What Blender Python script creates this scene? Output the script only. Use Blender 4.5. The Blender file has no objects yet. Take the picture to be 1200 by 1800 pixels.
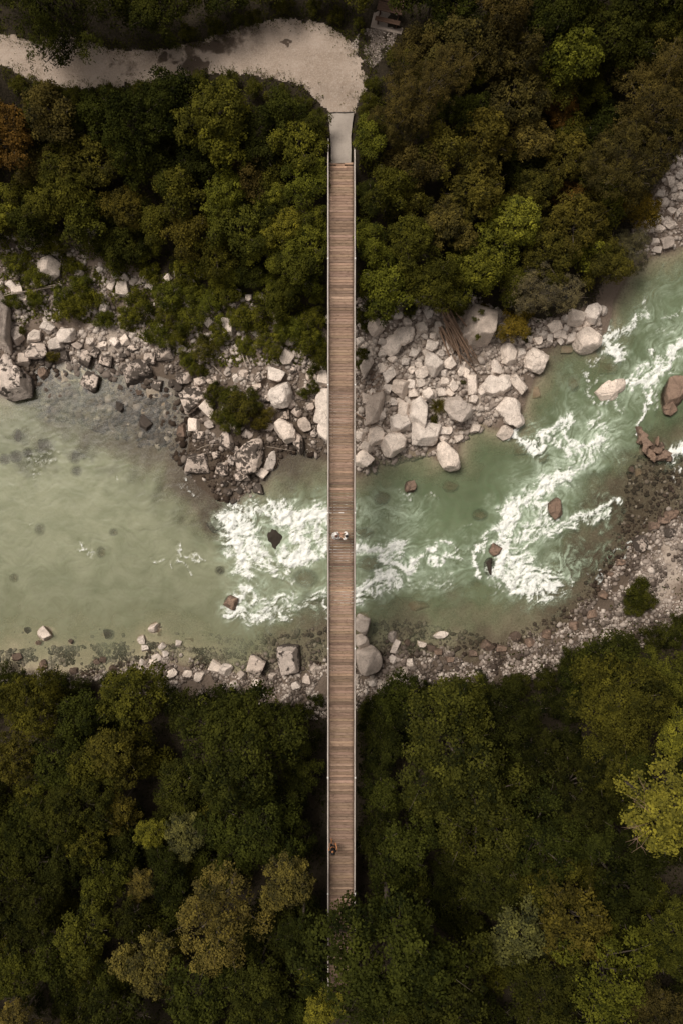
import bpy, bmesh, math, random
import numpy as np
from mathutils import Vector, Matrix, noise as mnoise

random.seed(7)
RNG = np.random.default_rng(11)
sc = bpy.context.scene
COL = sc.collection
R = math.radians

# ------------------------------------------------------------------ camera, sky, sun, exposure
ZC, F = 57.5, 1250.0                      # camera height over the water, focal length in photo pixels
cam_d = bpy.data.cameras.new('camera')
cam_d.sensor_fit = 'VERTICAL'; cam_d.sensor_height = 36.0
cam_d.lens = 36.0 * F / 1800.0
cam_d.clip_end = 400.0
cam = bpy.data.objects.new('camera', cam_d); COL.objects.link(cam)
cam.location = (0, 0, ZC)
sc.camera = cam

SUN_EL, SUN_AZ = 60.0, 312.0              # soft light from the upper left of the picture
world = bpy.data.worlds.new('World'); sc.world = world; world.use_nodes = True
wn = world.node_tree; wn.nodes.clear()
w_out = wn.nodes.new('ShaderNodeOutputWorld'); w_bg = wn.nodes.new('ShaderNodeBackground')
w_sky = wn.nodes.new('ShaderNodeTexSky'); w_sky.sky_type = 'NISHITA'; w_sky.sun_disc = False
w_sky.sun_elevation = R(SUN_EL); w_sky.sun_rotation = R(SUN_AZ)
w_sky.air_density = 1.0; w_sky.dust_density = 4.0; w_sky.ozone_density = 1.0
w_hs = wn.nodes.new('ShaderNodeHueSaturation'); w_hs.inputs['Saturation'].default_value = 0.12
w_tn = wn.nodes.new('ShaderNodeMixRGB'); w_tn.blend_type = 'MULTIPLY'; w_tn.inputs['Fac'].default_value = 1.0
w_tn.inputs['Color2'].default_value = (1.0, 0.915, 0.83, 1)
wn.links.new(w_sky.outputs[0], w_hs.inputs['Color']); wn.links.new(w_hs.outputs[0], w_tn.inputs['Color1'])
wn.links.new(w_tn.outputs[0], w_bg.inputs[0]); wn.links.new(w_bg.outputs[0], w_out.inputs[0])
w_bg.inputs[1].default_value = 0.06

sun_d = bpy.data.lights.new('sun', 'SUN'); sun_d.energy = 1.5; sun_d.angle = R(24); sun_d.color = (1.0, 0.92, 0.82)
sun = bpy.data.objects.new('sun', sun_d); COL.objects.link(sun)
_az = R(SUN_AZ)
_dir = Vector((math.sin(_az) * math.cos(R(SUN_EL)), math.cos(_az) * math.cos(R(SUN_EL)), math.sin(R(SUN_EL))))
sun.rotation_euler = _dir.to_track_quat('Z', 'Y').to_euler(); sun.location = (0, 0, 90)

sc.view_settings.view_transform = 'Standard'; sc.view_settings.look = 'None'
sc.view_settings.exposure = 0.84; sc.view_settings.gamma = 1.0
sc.view_settings.use_curve_mapping = False
sc.render.engine = 'CYCLES'
sc.cycles.use_denoising = True
sc.cycles.max_bounces = 6; sc.cycles.diffuse_bounces = 3; sc.cycles.glossy_bounces = 2
sc.cycles.transmission_bounces = 4; sc.cycles.transparent_max_bounces = 8
sc.cycles.caustics_reflective = False; sc.cycles.caustics_refractive = False

# ------------------------------------------------------------------ helpers
def P(px, py, z=0.0):                     # where the photo pixel's ray meets the height z
    s = (ZC - z) / F
    return Vector(((px - 600) * s, (900 - py) * s, z))

def to_px(X, Y, z):
    s = F / (ZC - z)
    return 600 + X * s, 900 - Y * s

def lattice(seed):
    r = np.random.default_rng(seed); a = r.random((256, 256)) * 2 * np.pi
    return np.cos(a), np.sin(a)
_LAT = {}
def perlin(x, y, seed=0):
    if seed not in _LAT: _LAT[seed] = lattice(seed)
    gx, gy = _LAT[seed]
    xi = np.floor(x).astype(np.int64); yi = np.floor(y).astype(np.int64)
    xf = x - xi; yf = y - yi
    u = xf * xf * xf * (xf * (xf * 6 - 15) + 10); v = yf * yf * yf * (yf * (yf * 6 - 15) + 10)
    def g(i, j):
        a, b = (xi + i) & 255, (yi + j) & 255
        return gx[a, b] * (xf - i) + gy[a, b] * (yf - j)
    return 1.5 * ((g(0, 0) * (1 - u) + g(1, 0) * u) * (1 - v) + (g(0, 1) * (1 - u) + g(1, 1) * u) * v)
def fbm(x, y, seed=0, octv=4, gain=0.5):
    t = 0; a = 1.0; f = 1.0
    for i in range(octv):
        t = t + a * perlin(x * f + 17.3 * i, y * f - 9.1 * i, seed + i); a *= gain; f *= 2.03
    return t
def sstep(a, b, x):
    t = np.clip((x - a) / (b - a), 0, 1); return t * t * (3 - 2 * t)

def seg_dist(X, Y, pts):                  # distance to a polyline
    d = np.full(X.shape, 1e9)
    for (ax, ay), (bx, by) in zip(pts[:-1], pts[1:]):
        vx, vy = bx - ax, by - ay; L = vx * vx + vy * vy + 1e-9
        t = np.clip(((X - ax) * vx + (Y - ay) * vy) / L, 0, 1)
        d = np.minimum(d, np.hypot(X - ax - t * vx, Y - ay - t * vy))
    return d
def in_poly(X, Y, pts):
    c = np.zeros(X.shape, bool); n = len(pts)
    for i in range(n):
        (ax, ay), (bx, by) = pts[i], pts[(i + 1) % n]
        if ay == by: continue
        c ^= ((ay > Y) != (by > Y)) & (X < (bx - ax) * (Y - ay) / (by - ay) + ax)
    return c

def mesh_np(name, V, faces, smooth=False, mats=None):
    """V (n,3); faces (m,k) numpy array with k corners each."""
    me = bpy.data.meshes.new(name)
    V = np.asarray(V, np.float32); faces = np.asarray(faces, np.int32); k = faces.shape[1]
    me.vertices.add(len(V)); me.vertices.foreach_set('co', V.ravel())
    me.loops.add(faces.size); me.loops.foreach_set('vertex_index', faces.ravel())
    me.polygons.add(len(faces))
    me.polygons.foreach_set('loop_start', np.arange(0, faces.size, k, dtype=np.int32))
    if smooth: me.polygons.foreach_set('use_smooth', np.ones(len(faces), bool))
    me.update(calc_edges=True)
    return me

class MB:
    """collects boxes, tubes and sheets into one mesh"""
    def __init__(s): s.v = []; s.f = []; s.sm = []
    def add(s, v, f, smooth=False):
        o = len(s.v); s.v += [tuple(p) for p in v]; s.f += [tuple(i + o for i in q) for q in f]; s.sm += [smooth] * len(f); return s
    def box(s, x0, x1, y0, y1, z0, z1, M=None):
        v = [Vector(p) for p in ((x0,y0,z0),(x1,y0,z0),(x1,y1,z0),(x0,y1,z0),(x0,y0,z1),(x1,y0,z1),(x1,y1,z1),(x0,y1,z1))]
        if M is not None: v = [M @ p for p in v]
        return s.add(v, [(0,3,2,1),(4,5,6,7),(0,1,5,4),(1,2,6,5),(2,3,7,6),(3,0,4,7)])
    def tube(s, pts, rad, n=6, cap=True):
        pts = [Vector(p) for p in pts]
        if not hasattr(rad, '__len__'): rad = [rad] * len(pts)
        v = []; f = []; ref = None
        for i, p in enumerate(pts):
            d = (pts[min(i + 1, len(pts) - 1)] - pts[max(i - 1, 0)])
            d = d.normalized() if d.length > 1e-9 else Vector((0, 0, 1))
            if ref is None or abs(ref.dot(d)) > .95: ref = Vector((1, 0, 0)) if abs(d.x) < .7 else Vector((0, 1, 0))
            a = d.cross(ref).normalized(); b = d.cross(a); ref = b.cross(d)
            for k in range(n):
                t = 2 * math.pi * k / n
                v.append(p + (a * math.cos(t) + b * math.sin(t)) * rad[i])
        for i in range(len(pts) - 1):
            for k in range(n):
                k2 = (k + 1) % n
                f.append((i * n + k, i * n + k2, (i + 1) * n + k2, (i + 1) * n + k))
        if cap:
            f.append(tuple(range(n - 1, -1, -1))); f.append(tuple(range((len(pts) - 1) * n, len(pts) * n)))
        return s.add(v, f, True)
    def mesh(s, name):
        me = bpy.data.meshes.new(name); me.from_pydata(s.v, [], s.f); me.update()
        me.polygons.foreach_set('use_smooth', s.sm)
        return me

def link(name, data, mat=None, parent=None, loc=None, rot=None, scale=None):
    o = bpy.data.objects.new(name, data); COL.objects.link(o)
    if mat is not None and data is not None and len(data.materials) == 0: data.materials.append(mat)
    if parent is not None: o.parent = parent
    if loc is not None: o.location = loc
    if rot is not None: o.rotation_euler = rot
    if scale is not None: o.scale = scale
    return o
def tag(o, label, cat=None, group=None):
    o['label'] = label
    if cat: o['category'] = cat
    if group: o['group'] = group
    return o
def kind(o, k, label=None):
    o['kind'] = k
    if label: o['label'] = label
    return o

# ------------------------------------------------------------------ material helpers
def new_mat(name):
    m = bpy.data.materials.new(name); m.use_nodes = True; nt = m.node_tree; nt.nodes.clear()
    out = nt.nodes.new('ShaderNodeOutputMaterial')
    return m, nt, out
def nd(nt, typ, ins=None, **props):
    n = nt.nodes.new(typ)
    for k, v in props.items(): setattr(n, k, v)
    for k, v in (ins or {}).items():
        if hasattr(v, 'is_output') or isinstance(v, bpy.types.NodeSocket): nt.links.new(v, n.inputs[k])
        else: n.inputs[k].default_value = v
    return n
def c4(c): return (c[0], c[1], c[2], 1.0)
def mixc(nt, fac, a, b, mode='MIX'):
    n = nt.nodes.new('ShaderNodeMixRGB'); n.blend_type = mode
    for k, v in (('Fac', fac), ('Color1', a), ('Color2', b)):
        if isinstance(v, bpy.types.NodeSocket): nt.links.new(v, n.inputs[k])
        elif isinstance(v, (int, float)): n.inputs[k].default_value = v
        else: n.inputs[k].default_value = c4(v)
    return n.outputs[0]
def mth(nt, op, a, b=0.0, c=None, clamp=False):
    n = nt.nodes.new('ShaderNodeMath'); n.operation = op; n.use_clamp = clamp
    for i, v in enumerate((a, b, c)):
        if v is None: continue
        if isinstance(v, bpy.types.NodeSocket): nt.links.new(v, n.inputs[i])
        else: n.inputs[i].default_value = v
    return n.outputs[0]
def rng(nt, v, a, b, lo=0.0, hi=1.0, smooth=True):
    n = nt.nodes.new('ShaderNodeMapRange'); n.interpolation_type = 'SMOOTHSTEP' if smooth else 'LINEAR'
    nt.links.new(v, n.inputs[0])
    for i, x in enumerate((a, b, lo, hi)): n.inputs[i + 1].default_value = x
    return n.outputs[0]
def pos(nt): return nt.nodes.new('ShaderNodeNewGeometry').outputs['Position']
def noi(nt, vec, scale, detail=4.0, rough=0.55, dist=0.0):
    n = nd(nt, 'ShaderNodeTexNoise', {'Scale': scale, 'Detail': detail, 'Roughness': rough, 'Distortion': dist})
    nt.links.new(vec, n.inputs['Vector']); return n.outputs[0]
def vor(nt, vec, scale, feature='F1', out='Distance'):
    n = nt.nodes.new('ShaderNodeTexVoronoi'); n.feature = feature; n.inputs['Scale'].default_value = scale
    nt.links.new(vec, n.inputs['Vector']); return n.outputs[out]
def mapv(nt, vec, sc_):
    n = nt.nodes.new('ShaderNodeMapping'); n.inputs['Scale'].default_value = sc_
    nt.links.new(vec, n.inputs['Vector']); return n.outputs[0]
def attr(nt, name, out='Fac'):
    n = nt.nodes.new('ShaderNodeAttribute'); n.attribute_name = name; return n.outputs[out]
def bump(nt, h, strength=0.5, dist=0.05):
    return nd(nt, 'ShaderNodeBump', {'Height': h, 'Strength': strength, 'Distance': dist}).outputs[0]
def pbsdf(nt, out, col, rough=0.8, spec=0.3, normal=None, metal=0.0):
    b = nt.nodes.new('ShaderNodeBsdfPrincipled')
    for k, v in (('Base Color', col), ('Roughness', rough), ('Specular IOR Level', spec), ('Metallic', metal), ('Normal', normal)):
        if v is None: continue
        if isinstance(v, bpy.types.NodeSocket): nt.links.new(v, b.inputs[k])
        elif k == 'Base Color': b.inputs[k].default_value = c4(v)
        else: b.inputs[k].default_value = v
    if out is not None: nt.links.new(b.outputs[0], out.inputs[0])
    return b
MAT = {}

def m_simple(name, col, rough=0.7, spec=0.3, var=0.15, scale=20.0, metal=0.0):
    m, nt, out = new_mat(name)
    n = noi(nt, pos(nt), scale)
    c = mixc(nt, n, [x * (1 - var) for x in col], [x * (1 + var) for x in col])
    pbsdf(nt, out, c, rough, spec, bump(nt, n, .2, .01), metal); MAT[name] = m; return m

def m_rock():
    m, nt, out = new_mat('limestone')
    p = pos(nt); oi = nt.nodes.new('ShaderNodeObjectInfo')
    sep = nd(nt, 'ShaderNodeSeparateXYZ', {0: p})
    n1 = noi(nt, p, 1.7, 6, .6); n2 = noi(nt, p, 9, 5, .65); n3 = noi(nt, p, 28, 3, .6)
    c = mixc(nt, rng(nt, n1, .35, .68), (.72, .655, .605), (.53, .48, .44))
    c = mixc(nt, mth(nt, 'MULTIPLY', rng(nt, n2, .5, .68), .6), c, (.30, .265, .235)); c = mixc(nt, rng(nt, noi(nt, p, 3.3, 6, .7, .6), .56, .70), c, (.78, .72, .67))
    c = mixc(nt, oi.outputs['Random'], c, mixc(nt, 1.0, c, (1.12, 1.08, 1.04), 'MULTIPLY'))
    c = mixc(nt, 1.0, c, oi.outputs['Color'], 'MULTIPLY')
    # cracks and pits
    cr = vor(nt, mapv(nt, mixc(nt, .22, p, nd(nt, 'ShaderNodeTexNoise', {'Scale': 2.5, 'Vector': p}).outputs['Color'], 'ADD'), (1, 1, 1)), 1.05, 'DISTANCE_TO_EDGE')
    crk = rng(nt, cr, .0, .022, 1, 0)
    crk = mth(nt, 'MULTIPLY', crk, rng(nt, noi(nt, p, 1.1, 3, .6), .45, .7)); c = mixc(nt, mth(nt, 'MULTIPLY', crk, .5), c, (.10, .085, .075))
    pit = rng(nt, n3, .56, .66)
    c = mixc(nt, mth(nt, 'MULTIPLY', pit, .42), c, (.12, .10, .09))
    # black lichen patches, amount per boulder (object colour alpha)
    st = noi(nt, p, 3.0, 8, .68, .5); gate = noi(nt, p, .9, 2, .5)
    thr = mth(nt, 'SUBTRACT', .80, mth(nt, 'MULTIPLY', oi.outputs['Alpha'], mth(nt, 'MULTIPLY_ADD', rng(nt, gate, .35, .62), .26, .19)))
    stain = mth(nt, 'MULTIPLY', mth(nt, 'SUBTRACT', st, thr), 14, clamp=True)
    # damp algae band along the waterline, ragged, higher on the splashed boulders
    zz = mth(nt, 'ADD', sep.outputs[2], mth(nt, 'MULTIPLY', mth(nt, 'SUBTRACT', st, .5), 1.5))
    zz = mth(nt, 'SUBTRACT', zz, mth(nt, 'MULTIPLY', oi.outputs['Alpha'], .50))
    band = rng(nt, zz, .0, .10, 1, 0)
    band = mth(nt, 'MULTIPLY', band, mth(nt, 'MULTIPLY_ADD', oi.outputs['Alpha'], 1.1, .12, clamp=True))
    stn = mth(nt, 'MAXIMUM', stain, band)
    c = mixc(nt, mth(nt, 'MULTIPLY', stn, .93), c, mixc(nt, n2, (.018, .014, .012), (.055, .043, .034)))
    under = rng(nt, sep.outputs[2], -.15, .0, 1, 0)
    c = mixc(nt, mth(nt, 'MULTIPLY', under, .55), c, mixc(nt, 1.0, c, (.55, .44, .33), 'MULTIPLY'))
    h = mth(nt, 'ADD', mth(nt, 'MULTIPLY', n2, .6), mth(nt, 'MULTIPLY', n3, .35))
    h = mth(nt, 'SUBTRACT', h, mth(nt, 'MULTIPLY', crk, .5))
    pbsdf(nt, out, c, .85, .25, bump(nt, h, 1.0, .13)); MAT['rock'] = m

def m_pebble():
    m, nt, out = new_mat('pebbles')
    p = pos(nt); t = attr(nt, 'tone'); sep = nd(nt, 'ShaderNodeSeparateXYZ', {0: p})
    c = mixc(nt, t, (.20, .16, .135), (.53, .465, .41))
    n = noi(nt, p, 7, 4, .6)
    c = mixc(nt, rng(nt, n, .55, .75), c, (.2, .165, .14))
    dk = attr(nt, 'wet')
    c = mixc(nt, dk, c, mixc(nt, 1.0, c, (.12, .095, .075), 'MULTIPLY'))
    pbsdf(nt, out, c, .85, .2, bump(nt, noi(nt, p, 30), .4, .02)); MAT['pebble'] = m

def m_ground():
    m, nt, out = new_mat('ground')
    p = pos(nt); a = nt.nodes.new('ShaderNodeAttribute'); a.attribute_name = 'mask'
    s = nd(nt, 'ShaderNodeSeparateColor', {0: a.outputs['Color']})
    n1 = noi(nt, p, .9, 6, .6); n2 = noi(nt, p, 6, 5, .6); n3 = noi(nt, p, 30, 3, .6)
    vc = nt.nodes.new('ShaderNodeTexVoronoi'); vc.inputs['Scale'].default_value = 7; nt.links.new(p, vc.inputs['Vector'])
    vbw = nd(nt, 'ShaderNodeRGBToBW', {0: vc.outputs['Color']}).outputs[0]
    sand = mixc(nt, rng(nt, n1, .3, .7), (.50, .425, .36), (.39, .325, .27))
    sand = mixc(nt, mth(nt, 'MULTIPLY', vbw, .5), sand, (.33, .28, .24))
    mud = mixc(nt, n2, (.23, .18, .145), (.13, .10, .078))
    sand = mixc(nt, rng(nt, mth(nt, 'ADD', s.outputs[0], mth(nt, 'MULTIPLY', mth(nt, 'SUBTRACT', n2, .5), .5)), .25, .6), mud, sand)
    bed = mixc(nt, n1, (.44, .40, .31), (.30, .265, .20))
    bed = mixc(nt, mth(nt, 'MULTIPLY', rng(nt, n2, .45, .7), .6), bed, (.17, .14, .10)); bed = mixc(nt, rng(nt, s.outputs[0], .2, .7, 0, .85), bed, (.50, .425, .34))
    dark = mixc(nt, n2, (.045, .034, .025), (.11, .083, .06))
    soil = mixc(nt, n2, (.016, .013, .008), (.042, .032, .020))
    z = nd(nt, 'ShaderNodeSeparateXYZ', {0: p}).outputs[2]
    c = mixc(nt, rng(nt, z, -.12, .02), bed, sand)
    dm = mth(nt, 'MULTIPLY', s.outputs[2], rng(nt, n2, .25, .55, .75, 1))
    c = mixc(nt, dm, c, dark)
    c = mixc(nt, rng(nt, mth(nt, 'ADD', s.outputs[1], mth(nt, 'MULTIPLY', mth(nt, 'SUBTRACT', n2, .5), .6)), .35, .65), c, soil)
    h = mth(nt, 'ADD', n2, mth(nt, 'MULTIPLY', vbw, .4))
    pbsdf(nt, out, c, .9, .15, bump(nt, h, .8, .12)); MAT['ground'] = m

def m_path():
    m, nt, out = new_mat('lane_gravel')
    p = pos(nt); n1 = noi(nt, p, .45, 5, .55); n2 = noi(nt, p, 3, 5, .6); n3 = noi(nt, p, 26, 4, .7)
    c = mixc(nt, rng(nt, n1, .35, .65), (.355, .285, .232), (.265, .205, .158))
    n4 = noi(nt, p, 9, 5, .75); c = mixc(nt, mth(nt, 'MULTIPLY', rng(nt, n4, .48, .62), .6), c, (.41, .35, .30)); c = mixc(nt, mth(nt, 'MULTIPLY', rng(nt, n4, .44, .34), .55), c, (.19, .155, .125)); c = mixc(nt, mth(nt, 'MULTIPLY', rng(nt, n3, .45, .7), .4), c, (.46, .41, .37))
    c = mixc(nt, mth(nt, 'MULTIPLY', rng(nt, n2, .55, .75), .4), c, (.22, .175, .14))
    w = attr(nt, 'damp')
    wm = rng(nt, mth(nt, 'ADD', w, mth(nt, 'MULTIPLY', mth(nt, 'SUBTRACT', n2, .5), .8)), .3, .75)
    c = mixc(nt, mth(nt, 'MULTIPLY', wm, .9), c, (.06, .042, .03))
    pbsdf(nt, out, c, .9, .15, bump(nt, mth(nt, 'ADD', n3, n2), .5, .03)); MAT['path'] = m

def m_concrete(name, a, b):
    m, nt, out = new_mat(name)
    p = pos(nt); n1 = noi(nt, p, .8, 5, .6); n2 = noi(nt, p, 9, 5, .7); n3 = noi(nt, p, 40, 3, .7)
    c = mixc(nt, rng(nt, n1, .3, .7), a, b)
    c = mixc(nt, mth(nt, 'MULTIPLY', rng(nt, n2, .5, .75), .5), c, [x * .6 for x in b])
    c = mixc(nt, mth(nt, 'MULTIPLY', rng(nt, n3, .45, .7), .4), c, [x * 1.25 for x in a])
    pbsdf(nt, out, c, .9, .2, bump(nt, n2, .4, .02)); MAT[name] = m

def m_water():
    m, nt, out = new_mat('river_water')
    p = pos(nt); a = nt.nodes.new('ShaderNodeAttribute'); a.attribute_name = 'river'
    s = nd(nt, 'ShaderNodeSeparateColor', {0: a.outputs['Color']})
    foam, air, dep = s.outputs[0], s.outputs[1], s.outputs[2]
    hue = attr(nt, 'hue')
    n1 = noi(nt, p, .5, 5, .6, .6)
    milk = mixc(nt, hue, (.255, .265, .175), (.122, .168, .092))
    milk = mixc(nt, mth(nt, 'MULTIPLY', rng(nt, n1, .35, .7), .55), milk, mixc(nt, 1.0, milk, (.60, .64, .56), 'MULTIPLY'))
    milk = mixc(nt, air, milk, (.45, .54, .42))
    bw = nt.nodes.new('ShaderNodeBsdfTransparent'); nt.links.new(mixc(nt, dep, (.98, .97, .92), (.55, .66, .42)), bw.inputs[0])
    nrm = bump(nt, noi(nt, mapv(nt, p, (1, 1, 1)), 4.5, 4, .6, .8), .11, .06)
    df = nd(nt, 'ShaderNodeBsdfDiffuse', {'Color': milk, 'Normal': nrm})
    fac = mth(nt, 'MAXIMUM', dep, mth(nt, 'MULTIPLY', air, .9))
    body = nd(nt, 'ShaderNodeMixShader', {0: fac, 1: bw.outputs[0], 2: df.outputs[0]})
    gl = nd(nt, 'ShaderNodeBsdfGlossy', {'Roughness': .3, 'Normal': nrm})
    fr = nd(nt, 'ShaderNodeFresnel', {'IOR': 1.33, 'Normal': nrm})
    surf = nd(nt, 'ShaderNodeMixShader', {0: fr.outputs[0], 1: body.outputs[0], 2: gl.outputs[0]})
    nf = noi(nt, p, 16, 5, .7, 1.0)
    fm = rng(nt, mth(nt, 'ADD', foam, mth(nt, 'MULTIPLY', mth(nt, 'SUBTRACT', nf, .5), .42)), .0, 1.0)
    fd = nd(nt, 'ShaderNodeBsdfDiffuse', {'Color': (.80, .82, .79, 1), 'Normal': bump(nt, nf, .5, .06)})
    fin = nd(nt, 'ShaderNodeMixShader', {0: fm, 1: surf.outputs[0], 2: fd.outputs[0]})
    nt.links.new(fin.outputs[0], out.inputs[0]); MAT['water'] = m

def m_leaf():
    m, nt, out = new_mat('foliage')
    oi = nt.nodes.new('ShaderNodeObjectInfo'); t = attr(nt, 'tone')
    c = mixc(nt, 1.0, oi.outputs['Color'], nd(nt, 'ShaderNodeCombineColor', {0: rng(nt, t, 0, 1, .30, 2.0, False), 1: rng(nt, t, 0, 1, .34, 1.9, False), 2: rng(nt, t, 0, 1, .5, 1.35, False)}).outputs[0], 'MULTIPLY')
    b = pbsdf(nt, None, c, .9, .0)
    tr = nd(nt, 'ShaderNodeBsdfTranslucent', {'Color': mixc(nt, 1.0, c, (1.2, 1.25, .6), 'MULTIPLY')})
    mx = nd(nt, 'ShaderNodeMixShader', {0: .12, 1: b.outputs[0], 2: tr.outputs[0]})
    nt.links.new(mx.outputs[0], out.inputs[0]); MAT['leaf'] = m

def m_wood():
    m, nt, out = new_mat('weathered_planks')
    p = pos(nt); oi = nt.nodes.new('ShaderNodeObjectInfo')
    off = nd(nt, 'ShaderNodeVectorMath', {0: p}, operation='ADD')
    cmb = nd(nt, 'ShaderNodeCombineXYZ', {0: mth(nt, 'MULTIPLY', oi.outputs['Random'], 37.0), 1: 0.0, 2: 0.0})
    nt.links.new(cmb.outputs[0], off.inputs[1])
    g = noi(nt, mapv(nt, off.outputs[0], (1.2, 26, 26)), 2.2, 5, .65, .3)
    n2 = noi(nt, mapv(nt, off.outputs[0], (2, 5, 5)), 1.5, 4, .6)
    kn = vor(nt, mapv(nt, off.outputs[0], (1.6, 5.5, 1)), 1.0)
    c = mixc(nt, rng(nt, g, .35, .7), (.315, .230, .175), (.165, .115, .085))
    c = mixc(nt, rng(nt, n2, .5, .75), c, (.15, .105, .08))
    c = mixc(nt, mth(nt, 'MULTIPLY', rng(nt, kn, .05, .14, 1, 0), .75), c, (.07, .045, .033))
    c = mixc(nt, 1.0, c, oi.outputs['Color'], 'MULTIPLY')
    ax = mth(nt, 'ABSOLUTE', nd(nt, 'ShaderNodeSeparateXYZ', {0: p}).outputs[0]); dirt = rng(nt, mth(nt, 'ADD', ax, mth(nt, 'MULTIPLY', mth(nt, 'SUBTRACT', n2, .5), .35)), .62, .80)
    c = mixc(nt, mth(nt, 'MULTIPLY', dirt, .6), c, (.075, .05, .037))
    pbsdf(nt, out, c, .82, .2, bump(nt, g, .35, .012)); MAT['wood'] = m

def m_bark(name, a, b):
    m, nt, out = new_mat(name)
    p = pos(nt); n = noi(nt, mapv(nt, p, (9, 9, 3)), 2, 5, .65)
    pbsdf(nt, out, mixc(nt, n, a, b), .9, .15, bump(nt, n, .6, .02)); MAT[name] = m

m_rock(); m_pebble(); m_ground(); m_path(); m_water(); m_leaf(); m_wood()
m_concrete('concrete', (.36, .315, .275), (.27, .235, .205))
m_concrete('pad', (.30, .25, .215), (.20, .165, .14))
m_bark('bark', (.06, .047, .036), (.19, .155, .125))
m_bark('driftwood', (.13, .08, .055), (.36, .25, .18))
m_bark('pale_wood', (.30, .24, .19), (.48, .41, .34))
m_simple('steel', (.60, .53, .48), .5, .4, .12, 8, .0)
m_simple('dark_steel', (.10, .085, .075), .6, .4, .3, 6, .3)
m_simple('white_plate', (.72, .70, .67), .5, .4, .08)
m_simple('brown_board', (.085, .05, .034), .8, .2, .35, 14)
m_simple('skin', (.50, .30, .21), .55, .3, .05)
m_simple('tan_skin', (.46, .20, .085), .55, .3, .05)
m_simple('white_cloth', (.78, .76, .74), .85, .1, .04)
m_simple('black_cloth', (.012, .012, .013), .85, .15, .2)
m_simple('beige_cloth', (.42, .36, .29), .85, .15, .1)
m_simple('auburn_hair', (.085, .026, .014), .5, .4, .3, 60)
m_simple('black_hair', (.009, .007, .007), .45, .4, .3, 60)
m_simple('eye', (.03, .02, .015), .2, .5, .1)

# ------------------------------------------------------------------ the lie of the land
NSH = [(-420,640),(-150,665),(0,695),(45,672),(70,645),(130,632),(200,642),(262,655),(300,668),(326,705),(336,760),(326,805),(345,850),(385,885),(420,880),(455,850),(485,815),(520,788),(560,800),(600,815),(632,832),(660,800),(700,795),(745,782),(770,808),(800,800),(812,752),(840,742),(880,752),(905,758),(922,700),(942,662),(955,625),(975,600),(1010,592),(1045,612),(1066,580),(1078,530),(1100,485),(1140,452),(1185,440),(1210,425),(1350,330),(1620,200)]
SSH = [(-420,1160),(-150,1165),(0,1172),(100,1190),(200,1188),(275,1158),(330,1172),(400,1182),(470,1188),(530,1182),(575,1168),(625,1178),(680,1155),(730,1158),(790,1152),(830,1166),(880,1142),(950,1130),(1000,1098),(1040,1062),(1062,1022),(1098,985),(1130,945),(1200,905),(1350,820),(1620,690)]
NW = [tuple(P(*q)[:2]) for q in NSH]; SW = [tuple(P(*q)[:2]) for q in SSH]
RIVER = NW + SW[::-1]
PATH_PX = [(-320,40),(-80,52),(0,55),(60,72),(120,62),(200,85),(280,84),(340,74),(400,54),(440,41),(500,30),(555,36),(600,55),(628,88),(645,135),(638,165),(624,197),(577,198),(562,178),(530,152),(480,140),(420,130),(360,132),(300,138),(240,150),(180,156),(120,156),(60,146),(0,116),(-80,104),(-320,110)]
PATHW = [tuple(P(x, y, 7.55)[:2]) for x, y in PATH_PX]
PATCH = [tuple(P(x, y, 7.55)[:2]) for x, y in ((622,78),(640,48),(668,44),(708,52),(690,80),(664,108),(648,130))]

def bank_h(d, side):
    if side == 'n':
        return np.interp(d, [0, 1.5, 4, 9, 13, 17, 20.5, 24, 60], [0, .35, .75, 1.9, 3.6, 5.6, 7.2, 7.55, 9.5])
    return np.interp(d, [0, 1.5, 4, 8, 13, 18, 22, 26, 60], [0, .22, .6, 1.5, 3.4, 5.6, 7.2, 7.45, 8.6])
DEEP = [(120,880,120,.6),(350,960,150,.3),(700,900,90,.6),(760,880,80,.6),(1000,720,80,.5),(1100,560,60,.7),(900,830,60,.6),(520,840,40,.8),(560,1010,50,.8),(960,960,50,.7),(150,780,60,.3),(1120,640,60,.6)]
SHOAL = [(1165,850,85,.7),(1090,955,75,.7),(1010,1065,65,.7),(930,1105,50,.5),(240,700,70,.7),(120,680,60,.5),(300,740,45,.6),(540,1130,60,.5),(100,1150,120,.4),(300,1140,80,.45),(360,840,40,.6),(560,1110,45,.35),(690,1090,35,.4)]
def blobs(X, Y, lst, z=0.0, flat=False):
    t = np.zeros(X.shape)
    if flat: X, Y = X + .9 * fbm(X * .6, Y * .6, 401, 3), Y + .9 * fbm(X * .6, Y * .6, 411, 3)
    for (px, py, r, s) in lst:
        q = P(px, py, z); rr = r * (ZC - z) / F
        d2 = ((X - q.x) ** 2 + (Y - q.y) ** 2) / (rr * rr); t = np.maximum(t, s * np.exp(-d2 * d2 * .8 if flat else -d2 * 1.2))
    return t
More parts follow.
